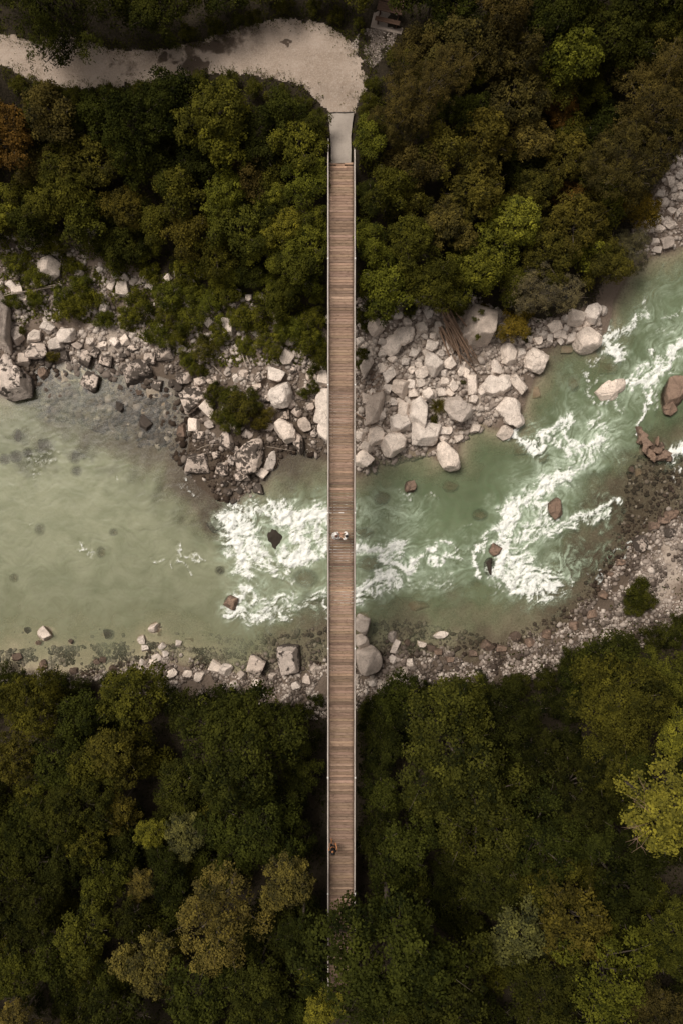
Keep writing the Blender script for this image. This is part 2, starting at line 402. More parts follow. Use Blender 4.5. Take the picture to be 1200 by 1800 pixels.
def height(X, Y):
    X = np.asarray(X, float); Y = np.asarray(Y, float)
    inr = in_poly(X, Y, RIVER); dn = seg_dist(X, Y, NW); ds = seg_dist(X, Y, SW)
    rough = fbm(X * .55, Y * .55, 31, 4)
    north = dn < ds
    hb = np.where(north, bank_h(dn, 'n'), bank_h(ds, 's'))
    hb = hb + rough * np.clip(np.minimum(dn, ds) * .12, .03, .28)
    dep = np.minimum(.20 * dn + .05 * np.clip(dn - 2, 0, 9), .125 * ds + .05)
    dep = np.clip(dep, 0, 1.7)
    dep = dep * (1 + .5 * blobs(X, Y, DEEP)) * (1 - .74 * blobs(X, Y, SHOAL))
    hr = -dep + rough * np.clip(dep * .35, .02, .22)
    h = np.where(inr, hr, hb)
    # level ground for the lane, the bench and the bridge ends
    pd = seg_dist(X, Y, PATHW + PATHW[:1]); ip = in_poly(X, Y, PATHW) | in_poly(X, Y, PATCH)
    w = np.where(ip, 1.0, np.clip(1 - pd / 2.5, 0, 1)); w = w * w * (3 - 2 * w)
    h = h * (1 - w) + (7.50 + rough * .02) * w
    bx = np.maximum(np.abs(X) - 1.1, 0); by = np.maximum(np.maximum(24.6 - Y, Y - 29), 0)
    w = np.clip(1 - np.hypot(bx, by) / 1.2, 0, 1); h = h * (1 - w) + 7.28 * w
    by = np.maximum(np.maximum(-40 - Y, Y + 33.6), 0)
    w = np.clip(1 - np.hypot(bx, by) / 1.5, 0, 1); h = h * (1 - w) + 7.40 * w
    return h
def hz(x, y): return float(height(np.array([x]), np.array([y]))[0])

BED_GAP_DARK = [(1100,900,80,1),(1050,990,75,1),(990,1075,60,.9),(1150,830,60,.9),(1060,860,40,.6),(440,760,60,.9),(400,800,50,1),(470,800,50,.9),(380,700,40,.7),(530,740,40,.9),(60,660,50,.8),(250,740,90,1),(180,735,70,.85),(110,720,55,.75),(320,790,60,1),(1180,800,60,.8),(1130,900,60,.95),(1040,1040,60,.85),(1000,1040,40,.6),(950,1180,70,.9),(1050,1110,50,.8),(680,1180,50,.6),(1110,1080,40,.7),(350,835,70,1),(385,905,45,1),(1150,855,75,.95),(1085,955,65,.9),(1000,1075,70,.75),(920,1110,60,.6),(560,1095,45,.8),(520,1140,60,.7),(800,1075,40,.5),(720,1100,40,.7),(620,790,60,.5),(600,1150,60,.7),(860,1160,80,.9),(760,1190,70,.8),(1000,1130,60,.55),(1130,960,40,.8),(330,690,70,.7),(520,800,60,.9),(480,770,50,.8),(960,610,50,.5),(150,790,25,.7),(60,800,40,.5)]  # dark bed and wet ground; left bank blobs also paint shade between rocks
gx = np.arange(-58, 58.01, .27); gy = np.arange(-62, 62.01, .27)
GX, GY = np.meshgrid(gx, gy); GH = height(GX, GY)
ny, nx = GX.shape
ii = np.arange(ny * nx).reshape(ny, nx)
quads = np.stack([ii[:-1, :-1], ii[:-1, 1:], ii[1:, 1:], ii[1:, :-1]], -1).reshape(-1, 4)
me = mesh_np('ground', np.stack([GX, GY, GH], -1).reshape(-1, 3), quads, True)
NF_PX = [(-300,405),(0,410),(90,405),(180,430),(260,470),(330,500),(420,520),(500,560),(575,580),(630,575),(680,560),(760,545),(800,520),(900,560),(960,560),(1060,520),(1090,440),(1130,380),(1180,290),(1230,220),(1500,60)]
SF_PX = [(-300,1185),(0,1190),(280,1200),(330,1235),(560,1240),(640,1235),(800,1215),(900,1200),(1000,1160),(1100,1120),(1200,1090),(1500,950)]
NF = [tuple(P(x, y, 2.2)[:2]) for x, y in NF_PX]; SF = [tuple(P(x, y, 1.2)[:2]) for x, y in SF_PX]
north_wood = NF + [(70, 70), (-70, 70)]; south_wood = SF + [(70, -80), (-70, -80)]
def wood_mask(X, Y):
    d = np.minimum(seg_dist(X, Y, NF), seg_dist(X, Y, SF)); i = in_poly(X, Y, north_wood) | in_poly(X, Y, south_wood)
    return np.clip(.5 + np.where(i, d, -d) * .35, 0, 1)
msk = np.zeros((ny * nx, 4), np.float32); msk[:, 3] = 1
msk[:, 0] = blobs(GX, GY, [(855,712,38,1),(868,640,30,1),(870,605,40,1),(900,615,30,.9),(700,628,26,.9),(668,705,26,1),(735,610,20,.7),(190,590,50,.9),(240,600,30,.8),(130,650,30,.9),(40,1130,150,1),(200,1140,120,.9),(340,1120,70,.5),(700,1165,30,.5),(1150,1030,40,.8),(1170,1000,40,.8),(1180,960,30,.6),(800,640,20,.7)], .6).ravel(); msk[:, 1] = wood_mask(GX, GY).ravel(); msk[:, 2] = blobs(GX, GY, BED_GAP_DARK, 0, True).ravel()
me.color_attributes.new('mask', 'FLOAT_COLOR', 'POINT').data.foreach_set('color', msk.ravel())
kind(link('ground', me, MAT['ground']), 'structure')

# --- gravel lane
px_ = np.arange(-46, 6, .09); py_ = np.arange(26, 36.5, .09)
LX, LY = np.meshgrid(px_, py_)
pd = seg_dist(LX, LY, PATHW + PATHW[:1]); sd = np.where(in_poly(LX, LY, PATHW), pd, -pd)
pd2 = seg_dist(LX, LY, PATCH + PATCH[:1]); sd2 = np.where(in_poly(LX, LY, PATCH), pd2, -pd2)
edge = fbm(LX * 1.3, LY * 1.3, 77, 4) * .20
mask = sd + edge + .10 * fbm(LX * 5, LY * 5, 78, 3) > 0
LH = height(LX, LY) + .03 + .012 * fbm(LX * 3, LY * 3, 5, 3)
n_y, n_x = LX.shape; ii = np.arange(n_y * n_x).reshape(n_y, n_x)
qm = mask[:-1, :-1] & mask[1:, 1:] & mask[:-1, 1:] & mask[1:, :-1]
quads = np.stack([ii[:-1, :-1], ii[:-1, 1:], ii[1:, 1:], ii[1:, :-1]], -1)[qm]
used = np.unique(quads); remap = np.zeros(n_y * n_x, np.int32); remap[used] = np.arange(len(used))
me = mesh_np('gravel_lane', np.stack([LX, LY, LH], -1).reshape(-1, 3)[used], remap[quads], True)
damp = blobs(LX, LY, [(338,112,18,1.0),(308,108,12,.8),(372,78,22,.8),(350,82,26,.75),(400,66,26,.7),(285,98,14,.9),(440,48,26,.6),(506,75,6,1.5),(503,82,5,1.3),(230,100,40,.45),(470,148,30,.5)], 7.5, True)
me.attributes.new('damp', 'FLOAT', 'POINT').data.foreach_set('value', damp.ravel()[used].astype(np.float32))
kind(link('gravel_lane', me, MAT['path']), 'structure')

# ------------------------------------------------------------------ boulders
def rock_mesh(seed, sub=4, planes=15, nz=.05):
    r = random.Random(seed); bm = bmesh.new(); bmesh.ops.create_icosphere(bm, subdivisions=sub, radius=1.0)
    pl = []; Q = Matrix.Rotation(r.uniform(0, 6.28), 3, 'Z') @ Matrix.Rotation(r.gauss(0, .22), 3, 'X') @ Matrix.Rotation(r.gauss(0, .22), 3, 'Y')
    for ax in ((1, 0, 0), (-1, 0, 0), (0, 1, 0), (0, -1, 0), (0, 0, 1), (0, 0, -1)):
        v = (Q @ Vector(ax) + Vector((r.gauss(0, .16), r.gauss(0, .16), r.gauss(0, .16)))).normalized(); pl.append((v, r.uniform(.58, .80)))
    for _ in range(planes - 4):
        v = Vector((r.gauss(0, 1), r.gauss(0, 1), r.gauss(0, .8))).normalized(); pl.append((v, r.uniform(.70, .98)))
    off = Vector((r.uniform(0, 50), r.uniform(0, 50), 0))
    for v in bm.verts:
        n = v.co.normalized(); rad = 1.15
        for d, k in pl:
            q = n.dot(d)
            if q > .05: rad = min(rad, k / q)
        rad *= 1 + nz * mnoise.noise(n * 2.2 + off) * .9 + nz * .8 * mnoise.ridged_multi_fractal(n * 3 + off, 1, 2, 4, 1, 2) * .35 + nz * .3 * mnoise.noise(n * 14 + off)
        v.co = n * rad
    for f in bm.faces: f.smooth = True
    me = bpy.data.meshes.new('boulder'); bm.to_mesh(me); bm.free()
    co = np.zeros(len(me.vertices) * 3, np.float32); me.vertices.foreach_get('co', co); co = co.reshape(-1, 3)
    co -= (co.max(0) + co.min(0)) / 2; co /= np.abs(co).max(0); me.vertices.foreach_set('co', co.ravel()); me.update()
    me.materials.append(MAT['rock']); return me
ROCKS = [rock_mesh(100 + i, 5, 8 + i % 6, .035 + .010 * (i % 4)) for i in range(20)]
JAG = [rock_mesh(300 + i, 4, 12, .16) for i in range(4)]
TINT = {'w': ((1.18, 1.15, 1.12), .10), 'g': ((.84, .80, .77), .22), 'b': ((1.0, .94, .90), .88), 'r': ((.40, .31, .255), .45),
        'd': ((.09, .08, .066), .6), 'u': ((.80, .72, .60), .25)}
placed = []; sunk = []
def boulder(px, py, rx, ry, ang=0, t='w', label=None, group=None, top=None, jag=False, flat=None):
    """rx, ry: half axes in photo pixels, ang: turn of the rx axis, anticlockwise as seen from above"""
    z = 0.4
    for _ in range(3):
        q = P(px, py, z); g = hz(q.x, q.y); s = (ZC - z) / F; a, b = rx * s * 1.08, ry * s * 1.08
        c = (flat or random.uniform(.62, .85)) * math.sqrt(a * b)
        base_ = max(g, -.6)
        zc = g + c * .35 if g > 0 else max(g + c * .25, -.30 - c * .25 if t in 'ud' else -.1)
        if t in 'ud':
            if g < -.15: dpt = .10 if t == 'd' else .22; c = max(c * .8, (-g - dpt) / 1.6); zc = -dpt - c
            else: zc = g - c * .6
        if top is not None: zc = top - c
        z = zc + .4 * c
    me = (JAG if jag else ROCKS)[random.randrange(4 if jag else 20)]
    o = link('boulder', me, None, None, (q.x, q.y, zc), (random.uniform(-.12, .12), random.uniform(-.12, .12), R(ang) + random.choice((0, math.pi))), (a, b, c))
    col, al = TINT[t]; k = random.uniform(.76, 1.08)
    o.color = (col[0] * k, col[1] * k, col[2] * k, min(1, max(0, al + random.uniform(-.12, .12))))
    tag(o, label, 'boulder', group); placed.append((q.x, q.y, max(a, b)))
    if g < 0: sunk.append((q.x, q.y, a, b, R(ang), zc, c))
    return o

def unit_(v): return v / (np.linalg.norm(v, axis=-1, keepdims=True) + 1e-9)
def poly_boulder(outline, h, t, label, top, seed=0, jag=False):
    """a boulder whose plan follows an outline traced in photo pixels, h its half height"""
    z = top - h * .4; pts = [P(x, y, z) for x, y in outline]; c = sum(pts, Vector()) / len(pts)
    an = np.array([math.atan2(p.y - c.y, p.x - c.x) for p in pts]); rr = np.array([math.hypot(p.y - c.y, p.x - c.x) for p in pts]); o_ = np.argsort(an); an, rr = an[o_], rr[o_]
    src = (JAG if jag else ROCKS)[seed % (4 if jag else 20)]; co = np.zeros(len(src.vertices) * 3, np.float32); src.vertices.foreach_get('co', co); co = co.reshape(-1, 3)
    th = np.arctan2(co[:, 1], co[:, 0]); k = np.interp(th, np.concatenate([an - 2 * np.pi, an, an + 2 * np.pi]), np.tile(rr, 3))
    q = np.sqrt(np.clip(1 - np.abs(co[:, 2]) ** 3.5, .0, 1)); rho = np.hypot(co[:, 0], co[:, 1]); kk = k * (.12 * q + .88 * np.clip(rho * 1.08, 0, 1)) / np.maximum(rho, 1e-3)
    V = np.stack([co[:, 0] * kk, co[:, 1] * kk, co[:, 2] * h], -1)
    rr_ = np.random.default_rng(seed + 900)
    for _ in range(11):
        d = rr_.normal(size=3); d[2] = abs(d[2]) * .9 + .1; d /= np.linalg.norm(d); e = V @ d; lim = e.max() * rr_.uniform(.74, .95); V = V - d * np.clip(e - lim, 0, None)[:, None] * .96
    nr = unit_(co) ; pn = V * 1.6 + seed * 7.7
    dsp = np.array([mnoise.ridged_multi_fractal(Vector(p), 1, 2, 4, 1, 2) for p in pn]) * .035 + np.array([mnoise.noise(Vector(p) * 3.5) for p in pn]) * .03
    V = V + nr * (dsp - dsp.mean())[:, None]
    me = src.copy(); me.vertices.foreach_set('co', V.astype(np.float32).ravel()); me.update()
    o = link('boulder', me, None, None, (c.x, c.y, top - h)); col, al = TINT[t]; o.color = (*col, al); tag(o, label, 'boulder'); placed.append((c.x, c.y, float(rr.max()))); return o
# left of the bridge on the upper bank
GL = {'w': ('pale limestone boulder half sunk in shrubs on the bank across from the lane wood', 'pale boulders among the bank shrubs')}
L_SHRUB = ('pale limestone rock lying between the low green shrubs on the bank', 'pale rocks between the bank shrubs')
L_SHORE = ('white and black stained boulder at the still water edge below the shrubs', 'stained boulders at the calm shore')
L_DARKSH = ('rock blotched with black lichen on the rubble point where the rapids begin', 'blotched rocks on the rubble point')
L_WHITE = ('clean white boulder on the stony bank around the driftwood pile', 'white boulders around the driftwood')
L_EDGE = ('white boulder at the waterline of the stony bank with the driftwood', 'white boulders at the waterline')
L_OUT = ('white boulder in the row under the grey green willow bush', 'boulders under the willow bush')
L_FAR = ('pale boulder on the stony strip beside the small yellow shrub', 'boulders by the yellow shrub')
L_UND = ('blurred pale boulder lying under the green water', 'sunken pale boulders')
L_DARKU = ('dark algae covered stone under the calm milky water', 'dark sunken stones')
L_SOUTH = ('grey boulder on the shingle shore by the wood opposite the lane', 'grey boulders on the shingle shore')
L_BROWN = ('brown wet rock at the edge of the dark shallows', 'brown rocks of the dark shallows')

def batch(lst, lab):
    for e in lst:
        px, py, rx, ry = e[:4]; ang = e[4] if len(e) > 4 else random.uniform(-30, 30); t = e[5] if len(e) > 5 else ('b' if lab is L_DARKSH and random.random() < .6 else 'w')
        boulder(px, py, rx, ry, ang, t, lab[0], lab[1])
boulder(-4,555,17,64,4,'g','long grey slab boulder upright beside the bank shrubs', flat=.8)
poly_boulder([(0,618),(10,618),(22,640),(40,655),(52,672),(50,695),(28,700),(8,702),(-6,690),(-12,650)],1.1,'b','huge tilted white boulder with black wet foot at the calm shore',1.9,3)
boulder(86,471,21,19,-30,'w','broad pale boulder with a leafy sprig on its top edge')
boulder(216,509,12,17,25,'w','smooth egg shaped pale boulder alone among dense shrubs')
boulder(240,657,26,21,20,'b','white topped angular boulder standing in the shallows with black sides', top=.75)
boulder(158,671,16,19,0,'b','round boulder blotched black and white standing in milky shallows', top=.6)
poly_boulder([(466,693),(480,678),(495,668),(510,672),(512,695),(504,715),(492,719),(475,706)],1.0,'w','large domed pale boulder above the black rubble',2.3,7)
poly_boulder([(481,745),(490,735),(505,735),(516,752),(516,778),(508,786),(495,772)],.8,'w','wedge shaped cream boulder leaning over the dark cove',1.6,12)
boulder(525,780,9,20,10,'b','narrow black footed boulder touching the cream wedge boulder', top=1.0)
poly_boulder([(425,785),(440,772),(458,770),(460,790),(452,828),(435,834),(415,825),(412,818)],.9,'b','tall blocky boulder blotched black at the tip of the rubble point',1.6,9)
boulder(347,813,24,20,5,'b','round blotched boulder sitting alone in brown shallows by the point', top=.9)
boulder(336,702,20,25,-35,'b','black and white boulder leaning beside a pale ragged one', top=1.2)
boulder(364,716,14,19,10,'w','pale ragged boulder leaning beside a black and white one', top=1.2)
poly_boulder([(557,690),(566,680),(590,680),(592,790),(575,792),(563,780),(558,745),(554,715)],1.1,'w','long white boulder wall lying half under the footbridge',1.9,4)
boulder(569,665,11,13,0,'w','small pale boulder above the long boulder wall under the bridge')
boulder(475,812,10,20,-8,'w','thin white boulder sliding into green water at the point', top=.45)
boulder(166,412,20,16,-10,'w','weathered pale boulder poking out under the trees', top=3.4)
batch([(220,486,8,9),(175,474,6,6),(202,486,5,5),(194,504,6,7),(139,480,9,8),(166,547,6,6),(155,551,5,5),(183,543,8,14),(264,500,5,10),(255,489,4,6),(97,420,5,12,30),(30,510,12,8),(20,500,9,7),(44,527,8,8),(62,497,7,7),(78,495,6,7),
 (366,566,10,9),(401,577,11,19,5),(318,614,10,7),(450,586,9,7),(484,602,6,9),(511,601,9,6),(504,624,13,15,20),(330,490,14,8),(412,540,6,7),(438,522,7,7),(462,520,8,9),(295,487,7,7),(310,480,6,6),(543,500,8,8),(280,580,7,12),(575,560,6,9),(420,515,7,8),(350,480,10,7)], L_SHRUB)
batch([(85,574,12,10,-20),(116,589,15,14),(98,605,14,11),(29,590,12,15,10,'g'),(62,617,19,15,-10,'b'),(41,632,11,11,0,'g'),(59,592,15,10),(115,625,8,9,0,'b'),(136,607,10,8,0,'b'),(149,631,13,15,0,'b'),(166,620,9,10,0,'b'),(186,635,11,12,0,'b'),
 (77,657,9,11,0,'r'),(276,677,11,10,0,'b'),(264,629,10,11,0,'b'),(286,615,17,17,0,'b'),(234,612,11,7,0,'b'),(216,626,7,5,0,'b'),(212,714,8,11,20,'b'),(256,744,12,16,10,'b'),(200,600,10,8),(220,597,9,10),(235,590,8,8),(180,605,8,7),(160,598,9,7),(88,640,8,6,0,'b'),(303,674,8,7,0,'b'),(314,690,7,7,0,'b'),(244,690,6,5,0,'r')], L_SHORE)
batch([(324,664,14,11,0,'b'),(351,670,11,8,0,'b'),(313,679,8,9,0,'b'),(341,747,11,12),(351,766,12,11),(319,756,8,13,0,'r'),(399,775,11,15,0,'b'),(390,824,11,11,0,'b'),(406,810,8,9,0,'b'),(484,659,17,12,-10),(515,649,11,10),(546,657,9,10),(544,681,13,8,0,'b'),
 (535,745,12,13,0,'g'),(399,746,10,10),(431,706,6,8),(457,662,9,9),(429,656,9,7),(472,750,9,9,0,'b'),(435,762,10,9,0,'b'),(395,695,11,10,0,'b'),(512,710,8,8,0,'b'),(522,725,10,8,0,'b'),(425,837,14,9,0,'b'),(460,832,12,9),(440,668,8,7),(452,680,8,7),(415,665,7,8),(400,655,7,6),(375,668,10,8),(380,685,8,7),(368,745,9,8,0,'b'),(415,752,8,7,0,'b'),(500,728,8,8,0,'b'),(545,715,7,7,0,'b'),(553,760,7,8,0,'b'),(420,862,8,7,0,'b'),(403,866,6,6,0,'b'),(455,860,9,9,0,'b'),(470,700,7,7,0,'b'),(555,700,7,6,0,'b'),(380,800,7,6,0,'b'),(415,790,7,7,0,'b'),(395,850,8,6,0,'d'),(372,840,7,6,0,'d'),(400,895,8,6,0,'d'),(410,882,6,5,0,'b')], L_DARKSH)
# right of the bridge
poly_boulder([(670,592),(690,583),(712,570),(732,568),(741,580),(728,592),(705,606),(683,628),(676,618)],.55,'w','long flat white slab lying between scree and shrubs near the bridge',2.6,5)
poly_boulder([(806,526),(822,516),(854,520),(876,526),(880,552),(868,584),(857,608),(844,626),(834,622),(822,596),(810,562)],1.5,'g','big leaning limestone crag with tufts behind the driftwood',3.3,10)
poly_boulder([(780,690),(795,686),(815,700),(828,712),(829,735),(820,742),(800,738),(785,725),(779,705)],.85,'g','large cracked grey boulder beside the spiky grass tussock',1.9,11)
boulder(734,725,16,27,8,'w','tall oval white boulder next to the spiky grass tussock', top=1.7)
poly_boulder([(668,785),(675,760),(690,752),(706,762),(718,778),(712,792),(695,803),(675,800)],.85,'w','broad domed white boulder with its foot in green water',1.5,16)
boulder(749,762,25,20,0,'w','rounded white boulder resting against the water by the cove', top=1.3)
poly_boulder([(766,780),(778,770),(792,778),(806,795),(816,812),(808,826),(790,828),(772,808)],.8,'w','tall white boulder jutting out of the bank into green water',1.5,15)
poly_boulder([(838,684),(850,670),(875,658),(895,655),(905,668),(900,684),(880,692),(858,694)],.6,'w','long pale boulder across the sandy cove',1.2,6)
poly_boulder([(870,706),(880,695),(897,692),(912,705),(916,725),(924,750),(915,758),(902,748),(885,735)],.8,'w','large pointed white boulder between the sandy cove and rapids',1.3,13)
poly_boulder([(919,632),(930,615),(945,608),(958,610),(961,640),(952,655),(938,655)],.75,'w','big blocky white boulder at the river edge below the row of rocks',1.2,18)
poly_boulder([(1009,602),(1020,580),(1032,573),(1046,582),(1060,588),(1057,605),(1048,614),(1030,620),(1012,610)],.75,'w','big white boulder that splits the current into foam',1.2,17)
poly_boulder([(1043,690),(1050,683),(1075,670),(1098,660),(1106,662),(1104,675),(1090,690),(1065,704),(1050,704)],.55,'w','long pinkish boulder like a loaf standing in midstream',.65,2)
boulder(761,637,17,23,10,'w','upright pale boulder in the middle of the stony bank', top=2.1)
boulder(638,805,19,16,0,'w','pale boulder at the water touching the footbridge shadow', top=1.0)
boulder(721,855,10,10,0,'r','small reddish boulder alone in green water beside the bridge', top=.55)
boulder(977,894,13,17,20,'r','red brown crusted rock ringed by white rapids', top=.7)
poly_boulder([(473,925),(488,920),(497,934),(494,962),(484,975),(473,966),(467,944)],.5,'d','black wet rock washed by the foaming rapids left of the bridge',.22,1,True)
boulder(406,1059,11,11,-20,'r','brown and white rock at the head of the lower foam tongue', top=.45)
batch([(660,575,15,16,0,'g'),(642,642,12,23,-15,'g'),(682,659,12,15),(707,680,19,19,0,'g'),(760,605,14,11),(790,608,11,14),(740,654,12,11),(791,635,11,13,0),(812,651,8,12),(796,675,10,12),(780,672,8,8),(782,655,8,10,20),(830,675,10,18),(658,715,15,31,-8,'g'),(709,720,11,14),(702,742,19,17,0),(751,692,10,11),(660,765,15,17),(645,785,14,11),(635,765,11,11),(680,682,8,9),(740,672,9,8),(671,645,10,10),(785,756,9,7),(779,757,7,8),(740,575,10,9),(752,550,9,10),(770,575,8,10),(700,555,10,6),(715,567,9,7),(632,600,7,7),(640,607,6,7),(652,600,6,6),(750,620,9,8),(763,590,9,8),(735,640,8,6),(722,650,7,7),(723,675,9,8),(705,705,8,8),(690,705,9,8),(725,690,8,8),(670,730,8,8),(775,690,8,8),(820,655,7,10),(790,690,8,7),(832,700,8,9),(845,690,9,8),(816,640,6,8),(745,700,7,7),(655,690,8,8),(642,700,8,10,0,'g'),(672,600,9,7,0,'g'),(648,620,8,7),(672,620,8,7),(690,630,9,7),(712,635,8,7),(727,620,9,8),(773,620,7,7),(745,590,7,7),(800,590,8,7)], L_WHITE)
batch([(727,793,13,11,0,'u'),(833,752,11,9),(887,760,15,12),(911,674,11,18,35),(892,622,16,19,0),(872,643,10,14),(913,620,10,11),(838,763,16,8,0,'u'),(778,772,8,6),(805,770,8,7)], L_EDGE)
batch([(1014,559,15,14),(1043,551,18,16,30),(975,573,15,11,10),(994,559,7,7),(995,576,7,6),(1017,576,8,7),(1003,595,11,9,40),(990,590,7,7),(953,588,10,8),(965,595,5,10),(930,594,7,7),(978,586,8,9),(928,609,7,6),(945,598,8,7),(915,600,8,7),(900,602,8,6),(1030,570,7,7),(1060,545,8,9),(985,600,6,6)], L_OUT)
batch([(1195,276,9,7),(1193,289,6,6),(1178,316,6,11,20),(1133,397,9,10,20),(1159,401,10,7,-10),(1145,402,6,6),(1174,425,13,11,0,'g'),(1150,425,7,6),(1154,439,10,6),(1197,344,7,9),(1167,355,12,8),(1190,373,5,9,-20),(1157,384,9,8),(1143,381,8,7),(1170,388,9,7),(1180,395,10,7),(1195,325,8,7),(1160,340,9,7),(1195,305,9,8),(1178,370,8,7),(1185,345,7,7),(1205,365,9,8),(1215,385,10,9)], L_FAR)
batch([(915,790,19,18,0,'u'),(948,803,13,13,0,'u'),(995,615,11,9,0,'u'),(1067,647,16,13,0,'u'),(1005,675,11,15,0,'u'),(637,937,19,11,0,'u'),(800,735,10,8,0,'u'),(940,690,12,11,0,'u'),(112,663,14,11,0,'u'),(107,690,14,15,20,'u'),(205,676,13,8,0,'u'),(268,685,17,17,0,'u'),(245,720,12,10,0,'u'),(290,710,10,8,0,'u'),(650,990,22,14,0,'u'),(537,1015,22,16,0,'u'),(670,875,14,12,0,'u'),(735,1065,18,10,0,'u'),(290,1110,17,15,0,'u'),(790,855,14,11,0,'u'),(1120,830,7,7,0,'u'),(840,905,14,11,0,'u'),(30,1015,8,8,0,'u'),(183,970,8,10,0,'u')], L_UND)
batch([(80,784,16,13,0,'d'),(55,797,9,9,0,'d'),(33,803,12,11,0,'d'),(14,808,11,10,0,'d'),(138,805,12,12,0,'d'),(141,829,11,11,0,'d'),(34,766,8,11,0,'d'),(389,1002,9,8,0,'d'),(190,1114,9,8,0,'d'),(49,1108,6,6,0,'d'),(859,997,11,16,0,'d'),(78,930,10,11,0,'u'),(380,925,16,11,0,'d'),(500,745,6,5,0,'d'),(205,935,8,7,0,'u')], L_DARKU)
boulder(871,966,12,11,0,'r','pinkish wet rock at the lip of the big rapids', top=.35)
boulder(860,996,11,15,0,'d','dark wet ledge beside the lip of the big rapids', top=.2)
boulder(1186,690,19,30,-25,'r','large ochre rock standing at the fork of the rapids', top=.9)
boulder(1178,715,12,15,0,'r','lower ochre rock leaning on the large one at the fork', top=.6)
for i, (x, y, a, b, g) in enumerate([(1124,758,5,9,15),(1129,770,7,11,-20),(1136,778,8,10,30),(1134,790,6,8,0),(1145,785,8,9,50),(1142,797,7,9,20),(1155,792,8,7,0),(1156,775,3,9,-12),(1163,785,5,8,30),(1170,797,9,6,-20),(1163,803,9,7,10),(1150,806,7,6,0),(1176,806,7,5,0)]):
    boulder(x, y, a, b, g, 'r', 'jagged splinter of the broken brown rock in the dark shallows', 'splinters of the broken brown rock', top=.35 + .14 * (i % 4))
# lower shore
poly_boulder([(672,1164),(668,1180),(656,1188),(640,1189),(627,1182),(621,1166),(625,1150),(636,1140),(650,1138),(664,1147)],1.15,'g','great round grey boulder tucked beside the bridge on the shingle shore',2.2,14)
boulder(635,1098,15,18,0,'g','fractured grey boulder by the bridge at the shingle shore waterline', top=1.2)
boulder(634,1128,14,13,0,'g','flat topped grey boulder between two bigger ones by the bridge', top=1.0)
boulder(78,1114,13,13,0,'w','round white boulder alone in sandy shallows', top=.45)
boulder(507,1162,20,24,0,'b','tallest boulder of the shingle shore with mottled top', top=1.3)
boulder(451,1169,16,18,0,'b','mottled boulder second tallest of the shingle shore', top=1.0)
boulder(397,1179,12,11,0,'w','smooth oval pale boulder on the shingle shore', top=.6)
boulder(774,1116,13,6,12,'w','small flat white rock breaking the olive water', top=.3)
batch([(272,1104,11,9),(249,1124,8,8),(275,1156,9,7),(335,1125,9,8,0,'u'),(314,1131,6,6),(345,1142,9,7,0,'u'),(378,1172,10,11),(302,1185,10,8),(330,1185,8,7),(268,1165,7,7),(249,1164,5,6),(690,1119,9,10,0,'g'),(695,1137,7,13,-30,'w'),(740,1132,8,5),(710,1180,8,8,0,'g'),(720,1165,7,7),(350,1190,9,8),(425,1187,8,8,0,'g'),(480,1190,8,8,0,'g'),(540,1195,8,8,0,'g'),(555,1175,10,9,0,'g'),(410,1205,8,7),(450,1200,8,7),(520,1205,8,7),(690,1160,8,8),(700,1195,8,7),(670,1205,8,8),(655,1200,7,7),(285,1135,7,6),(255,1140,7,6),(290,1150,7,6)], L_SOUTH)
batch([(76,1171,7,11,0,'r'),(170,1163,6,5,0,'r'),(181,1160,6,6,0,'r'),(857,1135,13,10,0,'r'),(756,1139,8,6,0,'r'),(770,1145,8,6,0,'r'),(715,1130,6,6,0,'r'),(30,1155,10,7,0,'r'),(200,1175,9,6,0,'r'),(130,1180,8,6,0,'r'),(905,1118,10,8,0,'r'),(930,1130,9,8,0,'r'),(1126,955,13,14,0,'b'),(1177,937,11,8,0,'b'),(1110,825,6,6,0,'r'),(1060,1045,9,8,0,'r'),(1040,1080,9,8,0,'r'),(1010,1100,10,8,0,'r'),(880,1140,9,7,0,'r'),(830,1150,8,7,0,'r'),(790,1160,8,6,0,'r'),(810,1170,8,7,0,'d'),(840,1180,9,7,0,'d'),(1075,1010,8,7,0,'r'),(1090,990,8,7,0,'r'),(960,1115,9,8,0,'r'),(1000,1115,9,7,0,'d'),(1180,905,14,9,0,'r'),(1165,915,11,8,0,'r'),(1150,925,10,8,0,'r'),(125,1128,5,5,0,'r'),(68,1130,6,4,0,'r')], L_BROWN)
print('boulders', len(placed))

